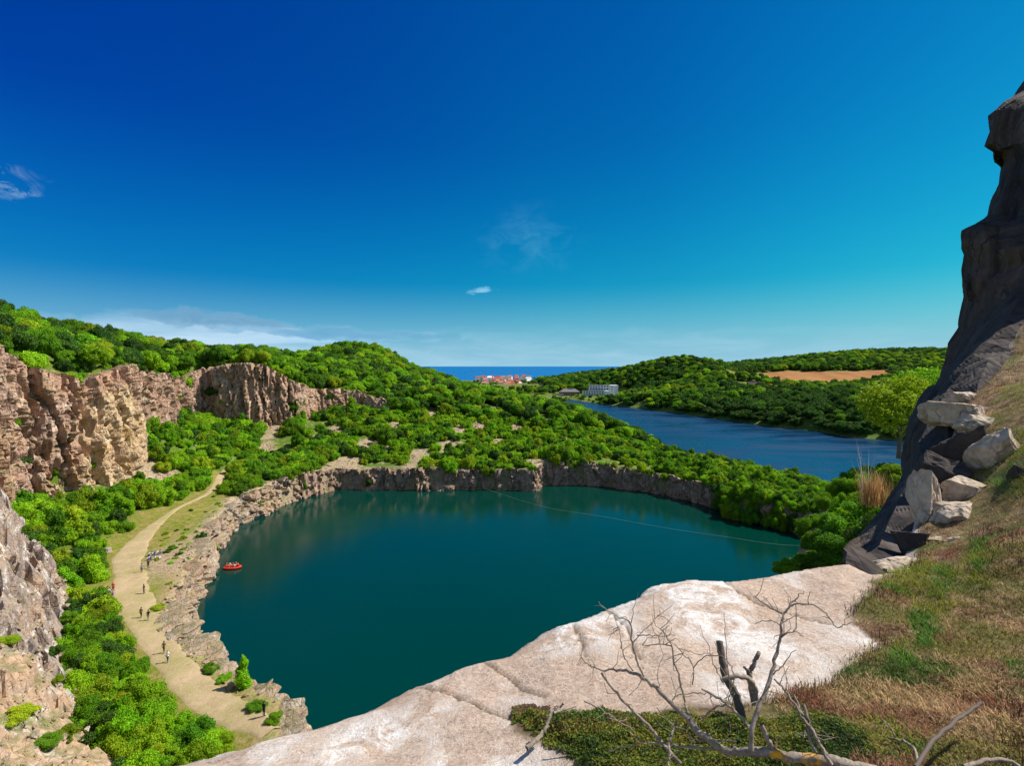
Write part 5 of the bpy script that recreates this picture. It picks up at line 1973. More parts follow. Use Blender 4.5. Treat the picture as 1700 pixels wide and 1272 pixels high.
def limb(parent, name, pts, r0, r1, mat=None, lichen=None, jit=0.006, seed=0, tw=None):
    rg = np.random.default_rng(int(abs(pts[0][0] * 7919 + pts[0][1] * 131)) + seed)
    p = catmull([tuple(q) for q in pts], 5)
    p = p + rg.normal(size=p.shape) * jit * np.minimum(1, np.linspace(0, 3, len(p)))[:, None]
    r = np.linspace(r0, r1, len(p)) * (1 + 0.05 * rg.normal(size=len(p)))
    v, f = tube(p, np.maximum(r, 0.0015), 7)
    if tw is not None and tw.v:
        v = np.vstack([v] + tw.v)
        f = np.vstack([f] + [q + len(p) * 7 for q in tw.f[4]])
    me = np_mesh(name, v, [f], True)
    if lichen:
        d = np.zeros(len(v))
        for (lx, ly, lz, lr) in lichen:
            d = np.maximum(d, 1 - ss(lr * 0.7, lr, np.linalg.norm(v - np.array([lx, ly, lz]), axis=1)))
        set_attr(me, 'lichen', d)
    return obj(name, me, mat or M_DEAD, parent)


def spurs(parent, pts, r, seed, n=4, ln=0.10):
    """short side twigs of a limb, one mesh"""
    rg = np.random.default_rng(seed)
    p = catmull([tuple(q) for q in pts], 5)
    mb = MB()
    for _ in range(n):
        i = rg.integers(2, len(p) - 1)
        d = rg.normal(size=3) * [0.8, 0.5, 0.8] + [0, 0, 0.6]
        d /= np.linalg.norm(d)
        L = ln * rg.uniform(0.4, 1.2)
        a = p[i]
        b = a + d * L * 0.5 + rg.normal(size=3) * L * 0.12
        c = a + d * L + rg.normal(size=3) * L * 0.2
        mb.tube([a, b, c], [r * 0.6, r * 0.4, 0.0015], 5)
    return mb


def build_dead_shrub():
    e = bpy.data.objects.new('dead_shrub', None)
    COL.objects.link(e)
    tag(e, 'bare dead shrub with many forking branches standing before the pale slab', 'dead shrub')
    k = 0.0036      # half thickness in metres per enlarged pixel of width, at about 3.3 m
    L = []
    # main limb from lower right to upper left
    li = [(*C4(1370, 955, 2.95), 0.045), (*C4(1540, 980, 2.9), 0.05), (*C4(1350, 950, 2.95), 0.03)]
    L.append(('limb', [C4(2100, 1120, 2.72), C4(1900, 1050, 2.8), C4(1760, 1015, 2.85), C4(1640, 985, 2.88), C4(1480, 970, 2.92), C4(1340, 945, 2.97), C4(1240, 935, 3.0), C4(1130, 940, 3.05), C4(1040, 890, 3.12), C4(960, 825, 3.2), C4(925, 775, 3.25)], 0.040, 0.024, li))
    L.append(('branch', [C4(925, 775, 3.25), C4(840, 700, 3.33), C4(760, 620, 3.42), C4(700, 570, 3.5), C4(640, 540, 3.55), C4(560, 525, 3.6), C4(490, 530, 3.66)], 0.022, 0.007, None))
    L.append(('branch', [C4(490, 530, 3.66), C4(430, 505, 3.7), C4(385, 470, 3.74), C4(372, 435, 3.76)], 0.006, 0.003, None))
    L.append(('branch', [C4(480, 540, 3.66), C4(530, 610, 3.6), C4(610, 700, 3.5), C4(720, 810, 3.38), C4(790, 900, 3.3), C4(880, 1000, 3.22)], 0.009, 0.014, None))
    L.append(('branch', [C4(705, 575, 3.5), C4(660, 480, 3.56), C4(640, 390, 3.62), C4(625, 290, 3.68), C4(560, 255, 3.72), C4(500, 215, 3.76), C4(468, 188, 3.8)], 0.010, 0.0028, None))
    L.append(('branch', [C4(640, 530, 3.55), C4(600, 470, 3.6), C4(580, 400, 3.64), C4(575, 330, 3.68), C4(550, 280, 3.7)], 0.005, 0.0018, None))
    L.append(('branch', [C4(630, 290, 3.68), C4(645, 220, 3.7), C4(665, 140, 3.72)], 0.004, 0.0015, None))
    L.append(('branch', [C4(640, 385, 3.62), C4(690, 335, 3.6), C4(750, 270, 3.62), C4(785, 225, 3.64)], 0.004, 0.0015, None))
    L.append(('branch', [C4(660, 350, 3.6), C4(720, 350, 3.55), C4(800, 355, 3.5), C4(855, 345, 3.48)], 0.005, 0.002, None))
    L.append(('branch', [C4(905, 690, 3.35), C4(880, 590, 3.4), C4(850, 490, 3.44), C4(835, 400, 3.48), C4(800, 345, 3.52), C4(775, 310, 3.54)], 0.009, 0.003, None))
    L.append(('branch', [C4(835, 405, 3.48), C4(780, 395, 3.5), C4(720, 400, 3.53), C4(680, 400, 3.55)], 0.005, 0.002, None))
    L.append(('branch', [C4(950, 830, 3.2), C4(915, 740, 3.28), C4(905, 690, 3.35)], 0.012, 0.009, None))
    L.append(('branch', [C4(940, 600, 3.3), C4(945, 515, 3.32), C4(900, 450, 3.36), C4(870, 415, 3.4)], 0.005, 0.0025, None))
    L.append(('branch', [C4(945, 515, 3.32), C4(985, 470, 3.3), C4(1060, 450, 3.28), C4(1120, 480, 3.24), C4(1150, 560, 3.2), C4(1130, 640, 3.18), C4(1120, 700, 3.16)], 0.004, 0.004, None))
    L.append(('branch', [C4(870, 415, 3.4), C4(950, 440, 3.36), C4(1040, 445, 3.32)], 0.003, 0.002, None))
    L.append(('branch', [C4(985, 620, 3.25), C4(1060, 660, 3.2), C4(1130, 710, 3.14), C4(1190, 770, 3.08), C4(1240, 830, 3.02)], 0.008, 0.012, None))
    L.append(('branch', [C4(830, 690, 3.35), C4(860, 655, 3.34), C4(930, 640, 3.32), C4(1010, 645, 3.28)], 0.004, 0.003, None))
    L.append(('branch', [C4(985, 770, 3.2), C4(1040, 725, 3.2), C4(1100, 700, 3.2), C4(1140, 700, 3.2)], 0.008, 0.006, None))  # limb standing in for the stump's cast shadow on the slab
    # the tall right-hand stem
    S = [C4(1235, 930, 2.95), C4(1240, 820, 2.98), C4(1270, 720, 3.02), C4(1320, 610, 3.08), C4(1350, 500, 3.14), C4(1375, 400, 3.2), C4(1388, 310, 3.25), C4(1400, 240, 3.3), C4(1440, 190, 3.34), C4(1470, 155, 3.36), C4(1500, 130, 3.38)]
    L.append(('stem', S, 0.018, 0.0035, None))
    L.append(('branch', [C4(1392, 240, 3.3), C4(1340, 215, 3.34), C4(1290, 180, 3.38), C4(1250, 150, 3.42)], 0.009, 0.003, None))
    L.append(('branch', [C4(1410, 225, 3.3), C4(1450, 195, 3.3), C4(1510, 190, 3.28), C4(1590, 220, 3.26), C4(1640, 270, 3.24), C4(1665, 308, 3.22), C4(1710, 300, 3.2), C4(1760, 278, 3.2)], 0.006, 0.003, None))
    L.append(('branch', [C4(1385, 300, 3.25), C4(1340, 282, 3.27), C4(1260, 282, 3.3)], 0.005, 0.003, None))
    L.append(('branch', [C4(1395, 285, 3.25), C4(1430, 265, 3.24), C4(1475, 245, 3.22)], 0.004, 0.0016, None))
    L.append(('branch', [C4(1390, 355, 3.22), C4(1420, 338, 3.2), C4(1465, 332, 3.18), C4(1495, 355, 3.16)], 0.005, 0.002, None))
    L.append(('branch', [C4(1345, 550, 3.12), C4(1390, 500, 3.1), C4(1455, 420, 3.06)], 0.005, 0.002, None))
    L.append(('branch', [C4(1350, 570, 3.1), C4(1400, 620, 3.06), C4(1450, 690, 3.0), C4(1500, 770, 2.94), C4(1570, 880, 2.88), C4(1640, 1000, 2.82)], 0.006, 0.012, None))
    L.append(('branch', [C4(1450, 650, 3.05), C4(1490, 740, 2.98), C4(1520, 830, 2.92), C4(1555, 940, 2.86)], 0.007, 0.011, None))
    L.append(('branch', [C4(1500, 700, 3.0), C4(1515, 760, 2.96), C4(1560, 860, 2.9), C4(1620, 960, 2.84)], 0.012, 0.010, None))
    L.append(('branch', [C4(1285, 800, 3.0), C4(1320, 880, 2.98), C4(1360, 945, 2.96)], 0.017, 0.018, None))
    # low pale limb on the left
    L.append(('branch', [C4(1040, 925, 3.1), C4(950, 920, 3.15), C4(860, 905, 3.2), C4(760, 898, 3.28), C4(690, 900, 3.33), C4(600, 915, 3.4), C4(520, 935, 3.46)], 0.010, 0.004, [(*C4(690, 898, 3.33), 0.03)]))
    L.append(('branch', [C4(690, 898, 3.33), C4(655, 865, 3.36), C4(625, 840, 3.4)], 0.007, 0.005, [(*C4(640, 850, 3.38), 0.015)]))
    L.append(('branch', [C4(860, 780, 3.3), C4(835, 860, 3.2), C4(820, 950, 3.1), C4(820, 1020, 3.05)], 0.008, 0.008, None))
    L.append(('branch', [C4(760, 715, 3.3), C4(800, 765, 3.25), C4(870, 820, 3.2), C4(960, 880, 3.15), C4(1100, 880, 3.1), C4(1160, 885, 3.05)], 0.003, 0.004, None))
    L.append(('branch', [C4(395, 683, 3.75), C4(470, 720, 3.7), C4(550, 775, 3.62), C4(640, 830, 3.55)], 0.007, 0.005, None))
    L.append(('branch', [C4(1100, 600, 3.2), C4(1060, 520, 3.22), C4(1020, 400, 3.3), C4(980, 345, 3.35)], 0.0035, 0.0018, None))
    L.append(('branch', [C4(1130, 640, 3.2), C4(1110, 400, 3.25), C4(1100, 240, 3.3)], 0.004, 0.0016, None))
    L.append(('branch', [C4(775, 610, 3.4), C4(765, 540, 3.42), C4(790, 450, 3.44)], 0.0035, 0.0016, None))
    mb = MB()
    for i, (nm, pts, r0, r1, lich) in enumerate(L):
        s = spurs(e, pts, min(r0, 0.005), 500 + i, 5, 0.12) if len(pts) > 3 else None
        limb(e, nm, pts, r0 * 0.85, r1 * 0.85, None, lich, 0.004, i, s)
    # the dark broken stump behind the shrub
    e2 = bpy.data.objects.new('dead_stump', None)
    COL.objects.link(e2)
    tag(e2, 'dark broken forked stump behind the bare shrub on the slab', 'stump')
    limb(e2, 'stem', [C4(1190, 770, 3.9), C4(1160, 660, 3.95), C4(1110, 560, 4.0), C4(1088, 470, 4.05), C4(1078, 378, 4.1)], 0.034, 0.026, M_CHAR, None, 0.003)
    limb(e2, 'branch', [C4(1250, 700, 3.9), C4(1235, 600, 3.92), C4(1230, 545, 3.94), C4(1250, 490, 3.96), C4(1275, 432, 3.98)], 0.022, 0.015, M_DEAD, None, 0.003)
    limb(e2, 'branch', [C4(1085, 580, 3.9), C4(1140, 560, 3.88), C4(1200, 560, 3.88), C4(1250, 600, 3.9), C4(1260, 680, 3.9)], 0.017, 0.020, M_DEAD, None, 0.003)
    limb(e2, 'branch', [C4(1230, 560, 3.92), C4(1215, 525, 3.92), C4(1195, 508, 3.92)], 0.016, 0.008, M_CHAR, None, 0.004)
    # a twig of its own lying across the creeping plant
    e3 = bpy.data.objects.new('broken_branch', None)
    COL.objects.link(e3)
    tag(e3, 'short pinkish grey branch lying over the left tip of the creeping plant', 'branch')
    limb(e3, 'stem', [C4(105, 920, 3.72), C4(170, 860, 3.8), C4(205, 810, 3.86), C4(220, 760, 3.9), C4(235, 730, 3.94)], 0.018, 0.011, None, None, 0.004)
    limb(e3, 'twig', [C4(240, 742, 3.94), C4(290, 728, 3.98), C4(355, 712, 4.02)], 0.009, 0.005, None, None, 0.003)
    # the branch standing up at the lower right and its neighbours
    for (pts, r0, r1, lab) in [([(1520, 1275, 2.9), (1550, 1230, 3.1), (1590, 1195, 3.3), (1615, 1178, 3.4), (1628, 1166, 3.45)], 0.012, 0.011, 'thick dead stick with a pale broken end leaning over the grass'),
                               ([(1525, 1270, 3.0), (1518, 1245, 3.1), (1500, 1232, 3.2), (1475, 1226, 3.3)], 0.009, 0.006, 'thin pale twig bending left beside the thick stick'),
                               ([(1485, 1222, 3.3), (1475, 1205, 3.35), (1463, 1195, 3.4)], 0.006, 0.004, 'tiny forked twig in the grass above the pale twig'),
                               ([(1600, 1274, 2.7), (1640, 1262, 2.75), (1675, 1264, 2.75), (1700, 1280, 2.7)], 0.011, 0.009, 'pale curved root at the lower right corner')]:
        o = limb(None, 'dead_stick', [W(*q) for q in pts], r0, r1, M_CHAR if r0 > 0.0115 else None, None, 0.003)
        tag(o, lab, 'stick')
    # the shrub's hidden limbs below the picture throw twig shadows on the slab: the same shrub's low boughs
    limb(e, 'branch', [C4(880, 1060, 2.9), C4(700, 1040, 3.0), C4(560, 1030, 3.05), C4(420, 1040, 3.1)], 0.012, 0.006, None, None, 0.006)


build_dead_shrub()

# ------------------------------------------------------------------ leafy plants hanging on the shaded cliff
def near_bush(name, px, py, Y, r, h, col, label, cards=9000, size=0.05, cat='shrub', seed=1, shape='shrub', lobes=16):
    p = W(px, py, Y)
    me = crown_mesh('foliage_mesh', seed, lobes, cards, size / r, shape, 0.9, M_LEAF[col], 0.62 if shape == 'shrub' else 0.25)
    e = bpy.data.objects.new(name, None)
    COL.objects.link(e)
    e.location = p
    e.scale = (r, r, h)
    e.rotation_euler = (0, 0, seed)
    tag(e, label, cat)
    obj('crown' if 'tree' in name else 'foliage', me, None, e)
    obj('trunk' if 'tree' in name else 'stem', (TRUNKS if 'tree' in name else STEMS)[0], None, e)
    return e


near_bush('leafy_tree', 1492, 752, 38, 2.9, 2.9, 'yellow', 'sunlit leafy tree growing beside the shaded cliff above the long lake', 4200, 0.24, 'tree', 611, 'tree', 20)
near_bush('leafy_tree', 1530, 700, 40, 2.2, 2.2, 'bright', 'smaller leafy tree half hidden behind the shaded cliff', 2600, 0.22, 'tree', 617, 'tree', 14)
CL = [(1496, 800, 31, 1.3, 1.2, 'bright', 'small bush at the cliff edge just below the long lake'),
      (1470, 822, 32, 1.5, 1.3, 'yellow', 'yellow-green bush around the dry grass tuft by the cliff'),
      (1448, 856, 31, 1.6, 1.4, 'bright', 'leafy bush on the green rib above the quarry water'),
      (1418, 885, 30, 1.7, 1.5, 'mid', 'leafy bush low on the rib beside the quarry water'),
      (1385, 915, 29, 1.6, 1.2, 'mid', 'lowest bush of the rib nearest the pale cable end'),
      (1480, 872, 27, 1.5, 1.5, 'mid', 'bush at the foot of the shaded cliff right of the others'),
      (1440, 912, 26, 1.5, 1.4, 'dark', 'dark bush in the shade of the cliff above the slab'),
      (1345, 938, 24, 1.0, 0.7, 'mid', 'low plants peeping over the slab edge next to the cliff'),
      (1305, 945, 23, 0.7, 0.5, 'mid', 'small leafy sprigs peeping over the slab edge at the water')]
for i, (px, py, Y, r, h, col, label) in enumerate(CL):
    near_bush('leafy_shrub', px, py + 8, Y, r, h, col, label, 5200, 0.13, 'shrub', 620 + i)


def rib_cover():
    """close low scrub on the green rib between the shaded cliff and the water"""
    rg = np.random.default_rng(33)
    gx, gy = np.meshgrid(np.arange(14, 62, 1.5), np.arange(22, 92, 1.5), indexing='ij')
    x = (gx + rg.uniform(-0.6, 0.6, gx.shape)).ravel()
    y = (gy + rg.uniform(-0.6, 0.6, gy.shape)).ravel()
    a = x / y
    ok = (a > 0.56) & (a < 0.86) & (sdist(x, y, QUARRY) < -0.3)
    x, y = x[ok], y[ok]
    z = hz(x, y) - 0.3
    r = rg.uniform(0.7, 1.3, len(x)) * (0.8 + y / 120)
    src = [o for o in bpy.data.objects if o.name.startswith('foliage') and o.data in FINE['bright'] + FINE['mid']]
    pts = np.stack([x, y, z, r, r * 1.1, rg.integers(0, 2, len(x))], 1)
    b = next(o for o in src if o.data in FINE['bright'])
    m = next(o for o in src if o.data in FINE['mid'])
    instancer('scrub', pts, [b, m], 'close green scrub covering the rib between shaded cliff and quarry water', 'scrub')


rib_cover()


def slope_shrubs():
    spots = [(112, 1222, 1.2, 1.1, 'yellow', 'yellow-green shrub in the middle of the reddish scree at the lower left'),
             (92, 1085, 0.9, 0.9, 'dark', 'small dark shrub on the broken rock wall above the scree'),
             (112, 1045, 1.2, 1.2, 'mid', 'shrub at the lower edge of the broken rock wall by the shrub belt'),
             (118, 1010, 1.0, 1.2, 'dark', 'dark shrub squeezed against the foot of the broken rock wall'),
             (12, 1065, 1.2, 0.7, 'yellow', 'low yellow-green patch at the left edge on the rock wall'),
             (30, 1190, 1.6, 0.8, 'yellow', 'grassy clump low on the left edge of the scree slope'),
             (75, 1235, 1.3, 0.7, 'mid', 'low bush at the bottom left on the scree slope'),
             (40, 910, 0.8, 0.9, 'mid', 'small bush in a crack high on the broken rock wall'),
             (160, 1155, 0.9, 0.8, 'mid', 'shrub where scree and shrub belt meet'),
             (95, 1130, 0.7, 0.6, 'yellow', 'small yellowish bush between rock wall and scree')]

    def bh(x, y):
        i = np.clip(np.searchsorted(BXS, x) - 1, 0, len(BXS) - 1)
        j = np.clip(np.searchsorted(BYS, y) - 1, 0, len(BYS) - 1)
        ins = (x > BXS[0]) & (x < BXS[-1]) & (y > BYS[0]) & (y < BYS[-1]) & (sdist(x, y, BUTT) > -1)
        return np.where(ins, BH[i, j], hz(x, y))
    for i, (px, py, r, h, col, label) in enumerate(spots):
        q = pix_ground(px, py, 15, 140, bh)
        if q:
            make_plant('shrub', col, i % 2, q[0], q[1], q[2] - 0.25, r, h, i * 1.3, label, None, True)


slope_shrubs()


def dry_tuft():
    p = W(1454, 838, 26.0)
    rg = np.random.default_rng(5)
    cx = p[0] + rg.normal(size=60) * 0.4
    cy = p[1] + rg.normal(size=60) * 0.3
    c = np.tile([0.60, 0.36, 0.15], (60, 1))
    grass('dry_grass_tuft', cx, cy, 7, np.full(60, 1.6), 0.02, c, 'straw-coloured tuft of dry grass standing against the long lake', 7, 0.05, 'grass tuft', 0.5, None, lambda x, y: np.full(np.shape(x), p[2]))
    cx = p[0] - 0.25 + rg.normal(size=9) * 0.22
    cy = p[1] + 0.2 + rg.normal(size=9) * 0.15
    grass('dead_stalks', cx, cy, 2, np.full(9, 3.0), 0.02, np.tile([0.55, 0.50, 0.48], (9, 1)), 'tall bleached dead stalks rising behind the dry grass tuft', 8, 0.05, 'stalks', 0.35, None, lambda x, y: np.full(np.shape(x), p[2]))


dry_tuft()

# ------------------------------------------------------------------ buildings
M_WHITE = plain('white_render', (0.88, 0.88, 0.88), 0.7)
M_CREAM = plain('cream_render', (0.62, 0.54, 0.40), 0.7)
M_REDROOF = plain('red_tiles', (0.36, 0.095, 0.065), 0.8)
M_ORROOF = plain('orange_tiles', (0.44, 0.19, 0.12), 0.8)
M_GREYROOF = plain('grey_roof', (0.17, 0.155, 0.15), 0.8)
M_DARKROOF = plain('dark_roof', (0.045, 0.04, 0.045), 0.8)
M_BRICK = plain('red_brick', (0.36, 0.13, 0.08), 0.85)
M_GLASS = plain('window_glass', (0.03, 0.045, 0.07), 0.15)
M_BALC = plain('blue_white_balcony', (0.45, 0.55, 0.72), 0.6)


def gable(parent, w, d, z0, h, mat, over=0.4, name='roof', hip=0.0):
    mb = MB()
    x, y = w / 2 + over, d / 2 + over
    hx = hip * x
    v = [(-x, -y, z0), (x, -y, z0), (x, y, z0), (-x, y, z0), (-x + hx, 0, z0 + h), (x - hx, 0, z0 + h)]
    mb.add(v, [(0, 1, 5, 4), (2, 3, 4, 5)])
    mb.add(v, [(3, 0, 4), (1, 2, 5)])
    mb.add([(-x, -y, z0), (x, -y, z0), (x, y, z0), (-x, y, z0)], [(3, 2, 1, 0)])
    return mb.build(name, mat, parent)


def windows(parent, w, d, z0, nx, nf, fh, ww=1.1, wh=1.3, mat=None, side_y=-1, name='window'):
    for fl in range(nf):
        for i in range(nx):
            mb = MB()
            cx = -w / 2 + (i + 0.5) * w / nx
            mb.box((cx, side_y * (d / 2 + 0.02), z0 + fl * fh + fh * 0.55), (ww, 0.08, wh))
            mb.build(name, mat or M_GLASS, parent)


def root(name, px, py, Y, z=None, rz=0.0):
    e = bpy.data.objects.new(name, None)
    COL.objects.link(e)
    x, y, zz = W(px, py, Y)
    e.location = (x, y, zz if z is None else z)
    e.rotation_euler = (0, 0, rz)
    return e


def house(px, py, Y, w, d, h, rh, wall, roof, label, group=None, rz=0.0, wins=0, chim=False):
    e = root('house', px, py, Y, None, rz)
    tag(e, label, 'house', group)
    mb = MB()
    mb.box((0, 0, h / 2 - 2.0), (w, d, h + 4.0))
    mb.build('wall', wall, e)
    r = gable(e, w, d, h - 0.05 + 0.06, rh, roof)
    if chim:
        c = MB()
        c.box((w * 0.2, 0, h + rh), (0.7, 0.7, 1.4))
        c.build('chimney', M_BRICK, r)
    if wins:
        windows(e, w, d, 0, wins, max(1, int(h / 2.8)), 2.8)
    return e


def build_town():
    rg = np.random.default_rng(77)
    rows = [(1080, 646), (1130, 643), (1180, 640.5), (1220, 638), (1260, 635), (1300, 632), (1350, 629.5)]
    n = 0
    for (Y, py) in rows:
        px = 790 + rg.uniform(0, 6) + (0 if Y > 1230 else 14) + (34 if Y < 1170 else 0)
        while px < 912:
            frac = (px - 790) / 120
            if not (rg.random() < (0.3 if px > 865 else 0.1)) and not (px > 885 and Y > 1330):
                w, d = rg.uniform(9, 15), rg.uniform(8, 11)
                h = rg.uniform(4.5, 7.5)
                red = rg.random() < (0.85 if px < 862 else 0.3)
                white = rg.random() < 0.7
                roof = (M_REDROOF if rg.random() < 0.5 else M_ORROOF) if red else (M_GREYROOF if rg.random() < 0.6 else M_WHITE)
                rw = {M_REDROOF.name: 'red', M_ORROOF.name: 'orange', M_GREYROOF.name: 'grey', M_WHITE.name: 'white'}[roof.name]
                where = 'nearest the sea' if Y > 1290 else ('in the middle rows' if Y > 1200 else 'nearest the quarry')
                side = 'left end' if px < 825 else ('centre' if px < 860 else 'right end')
                big = 'wide' if w > 12 else 'narrow'
                rz = rg.uniform(-0.5, 0.5)
                lab = f'{big} {"white" if white else "cream"} {rw}-roofed house {where}, {side} of the town'
                house(px, py + rg.uniform(-0.8, 1.0), Y + rg.uniform(-15, 15), w, d, h, rg.uniform(3.0, 4.6), M_WHITE if white else M_CREAM, roof, lab, f'town houses {where} at the {side}', rz, 0)
                n += 1
            px += rg.uniform(7.5, 13.5)
    # single houses round the lake head
    house(1031, 640, 860, 12, 9, 5, 5, M_BRICK, M_REDROOF, 'red-roofed house among trees just right of the white hotel', None, 0.4, 3, True)
    house(942, 638, 930, 14, 9, 4.5, 4, M_WHITE, M_GREYROOF, 'grey-roofed villa on the slope behind the white hotel', None, -0.3, 3)
    house(926, 634, 1000, 18, 10, 4, 3.5, M_CREAM, M_ORROOF, 'yellowish house with orange roof left above the hotel', None, 0.1, 3)
    house(968, 629, 1020, 14, 9, 4.5, 3.5, M_WHITE, M_GREYROOF, 'small pale house highest on the slope behind the hotel', None, 0.1, 3)
    house(903, 640, 1060, 13, 9, 5, 4, M_WHITE, M_WHITE, 'white house half hidden by trees at the right of the town', None, 0.5, 2)
    house(893, 645, 980, 15, 9, 5, 4, M_WHITE, M_GREYROOF, 'white grey-roofed house lowest at the right of the town', None, -0.4, 3)
    house(1215, 636, 700, 8, 7, 4, 3, M_WHITE, M_GREYROOF, 'small white cottage among trees left of the dark-roofed farmhouse', None, 0.2, 2)
    e = house(1254, 647, 600, 19, 9, 3.6, 5.5, M_BRICK, M_DARKROOF, 'dark-roofed brick farmhouse below the brown field', None, 0.12, 5, True)
    house(1290, 648, 600, 15, 6, 2.8, 1.2, M_CREAM, M_WHITE, 'long low pale shed right of the dark-roofed farmhouse', None, 0.02, 4)
    return n


def hotel():
    Y = 722
    e = root('hotel', 1000, 657.5, Y)
    tag(e, 'white flat-roofed hotel with blue-white balconies at the head of the lake', 'hotel')
    s = Y / 850.0
    # main block, seen from px 977 to 1015, tall stair tower 1013-1026, low wing
    def block(px0, px1, hgt, dy, depth, name, mat):
        mb = MB()
        mb.box(((px0 + px1) / 2 * s, dy + depth / 2, hgt / 2 - 2), ((px1 - px0) * s, depth, hgt + 4))
        return mb.build(name, mat, e)
    block(-20, 14, 14.5, 4, 12, 'wall', M_WHITE)
    block(14, 27, 14.9, 2, 15, 'stair_tower', M_WHITE)
    block(-33, 3, 6.8, -6, 9.6, 'low_wing', M_WHITE)
    block(3.2, 10, 7.4, -8, 9, 'entrance_block', M_WHITE)
    # roof parapets
    for (a, b, z, dy, dp, nm) in ((-20.3, 13.8, 14.7, 3.8, 12.4, 'parapet'), (-33.3, 3.0, 7.0, -6.2, 9.6, 'parapet')):
        mb = MB()
        mb.box(((a + b) / 2 * s, dy + dp / 2, z), ((b - a) * s, dp, 0.5))
        mb.build(nm, M_GREYROOF, e)
    for fl in range(4):
        z = 2.2 + fl * 3.4
        if fl > 1:
            for i in range(7):
                x = (-18.2 + i * 4.6) * s
                mb = MB()
                mb.box((x, 3.9, z + 0.7), (2.6 * s, 0.2, 1.7))
                mb.build('window', M_GLASS, e)
            mb = MB()
            mb.box((-3.2 * s, 3.2, z - 0.5), (33 * s, 1.3, 0.9))
            mb.build('balcony', M_BALC, e)
    for fl in range(2):
        z = 2.0 + fl * 3.1
        mb = MB()
        mb.box((-15 * s, -6.5, z - 0.4), (34 * s, 0.9, 0.8))
        mb.build('balcony', M_BALC, e)
        for i in range(8):
            mb = MB()
            mb.box(((-31 + i * 4.3) * s, -6.05, z + 0.75), (2.5 * s, 0.16, 1.4))
            mb.build('window', M_GLASS, e)
    for fl in range(4):
        mb = MB()
        mb.box((16.2 * s, 1.95, 2.6 + 3.3 * fl), (1.6 * s, 0.16, 1.6))
        mb.build('window', M_GLASS, e)
    mb = MB()
    mb.box((34 * s, 2, 1.2), (12 * s, 7, 2.6))
    mb.build('annex', M_WHITE, e)


def brown_hotel():
    Y = 735
    e = root('lodge', 945, 658, Y, None, 0.08)
    tag(e, 'brown timbered lodge with grey hipped roof left of the white hotel', 'lodge')
    w, d = 27, 14
    mb = MB()
    mb.box((0, 0, 2.2), (w, d, 8.4))
    mb.build('wall', plain('tan_wood', (0.50, 0.38, 0.25), 0.8), e)
    r = gable(e, w, d, 6.5, 4.6, M_GREYROOF, 1.0, 'roof', 0.45)
    c = MB()
    c.box((2, 0.5, 10.6), (8, 4, 1.8))
    c.build('dormer', M_GREYROOF, r)
    for z in (2.2, 5.0):
        mb = MB()
        mb.box((0, -d / 2 - 0.6, z), (w, 1.1, 0.5))
        mb.build('balcony', plain('dark_timber', (0.10, 0.06, 0.04), 0.8), e)
    windows(e, w, d, 0.2, 8, 2, 2.9, 1.9, 1.7)
    house(926, 660, 725, 15, 8, 3, 2.5, M_BRICK, M_DARKROOF, 'low dark boathouse left of the brown lodge near the shore', None, 0.1, 3)


build_town()
hotel()
brown_hotel()

# ------------------------------------------------------------------ people
SKIN = plain('skin', (0.60, 0.36, 0.25), 0.6)
CLOTH = {'white': plain('white_cloth', (0.80, 0.80, 0.82)), 'navy': plain('navy_cloth', (0.03, 0.04, 0.13)), 'blue': plain('blue_cloth', (0.08, 0.13, 0.42)),
         'black': plain('black_cloth', (0.015, 0.015, 0.018)), 'red': plain('red_cloth', (0.70, 0.06, 0.03)), 'orange': plain('orange_vest', (0.85, 0.16, 0.02)),
         'brown': plain('brown_cloth', (0.16, 0.10, 0.05)), 'grey': plain('grey_cloth', (0.28, 0.28, 0.30)), 'pink': plain('pink_cloth', (0.70, 0.35, 0.35))}
HAIR = plain('dark_hair', (0.03, 0.02, 0.015))
HAIR2 = plain('fair_hair', (0.35, 0.22, 0.10))


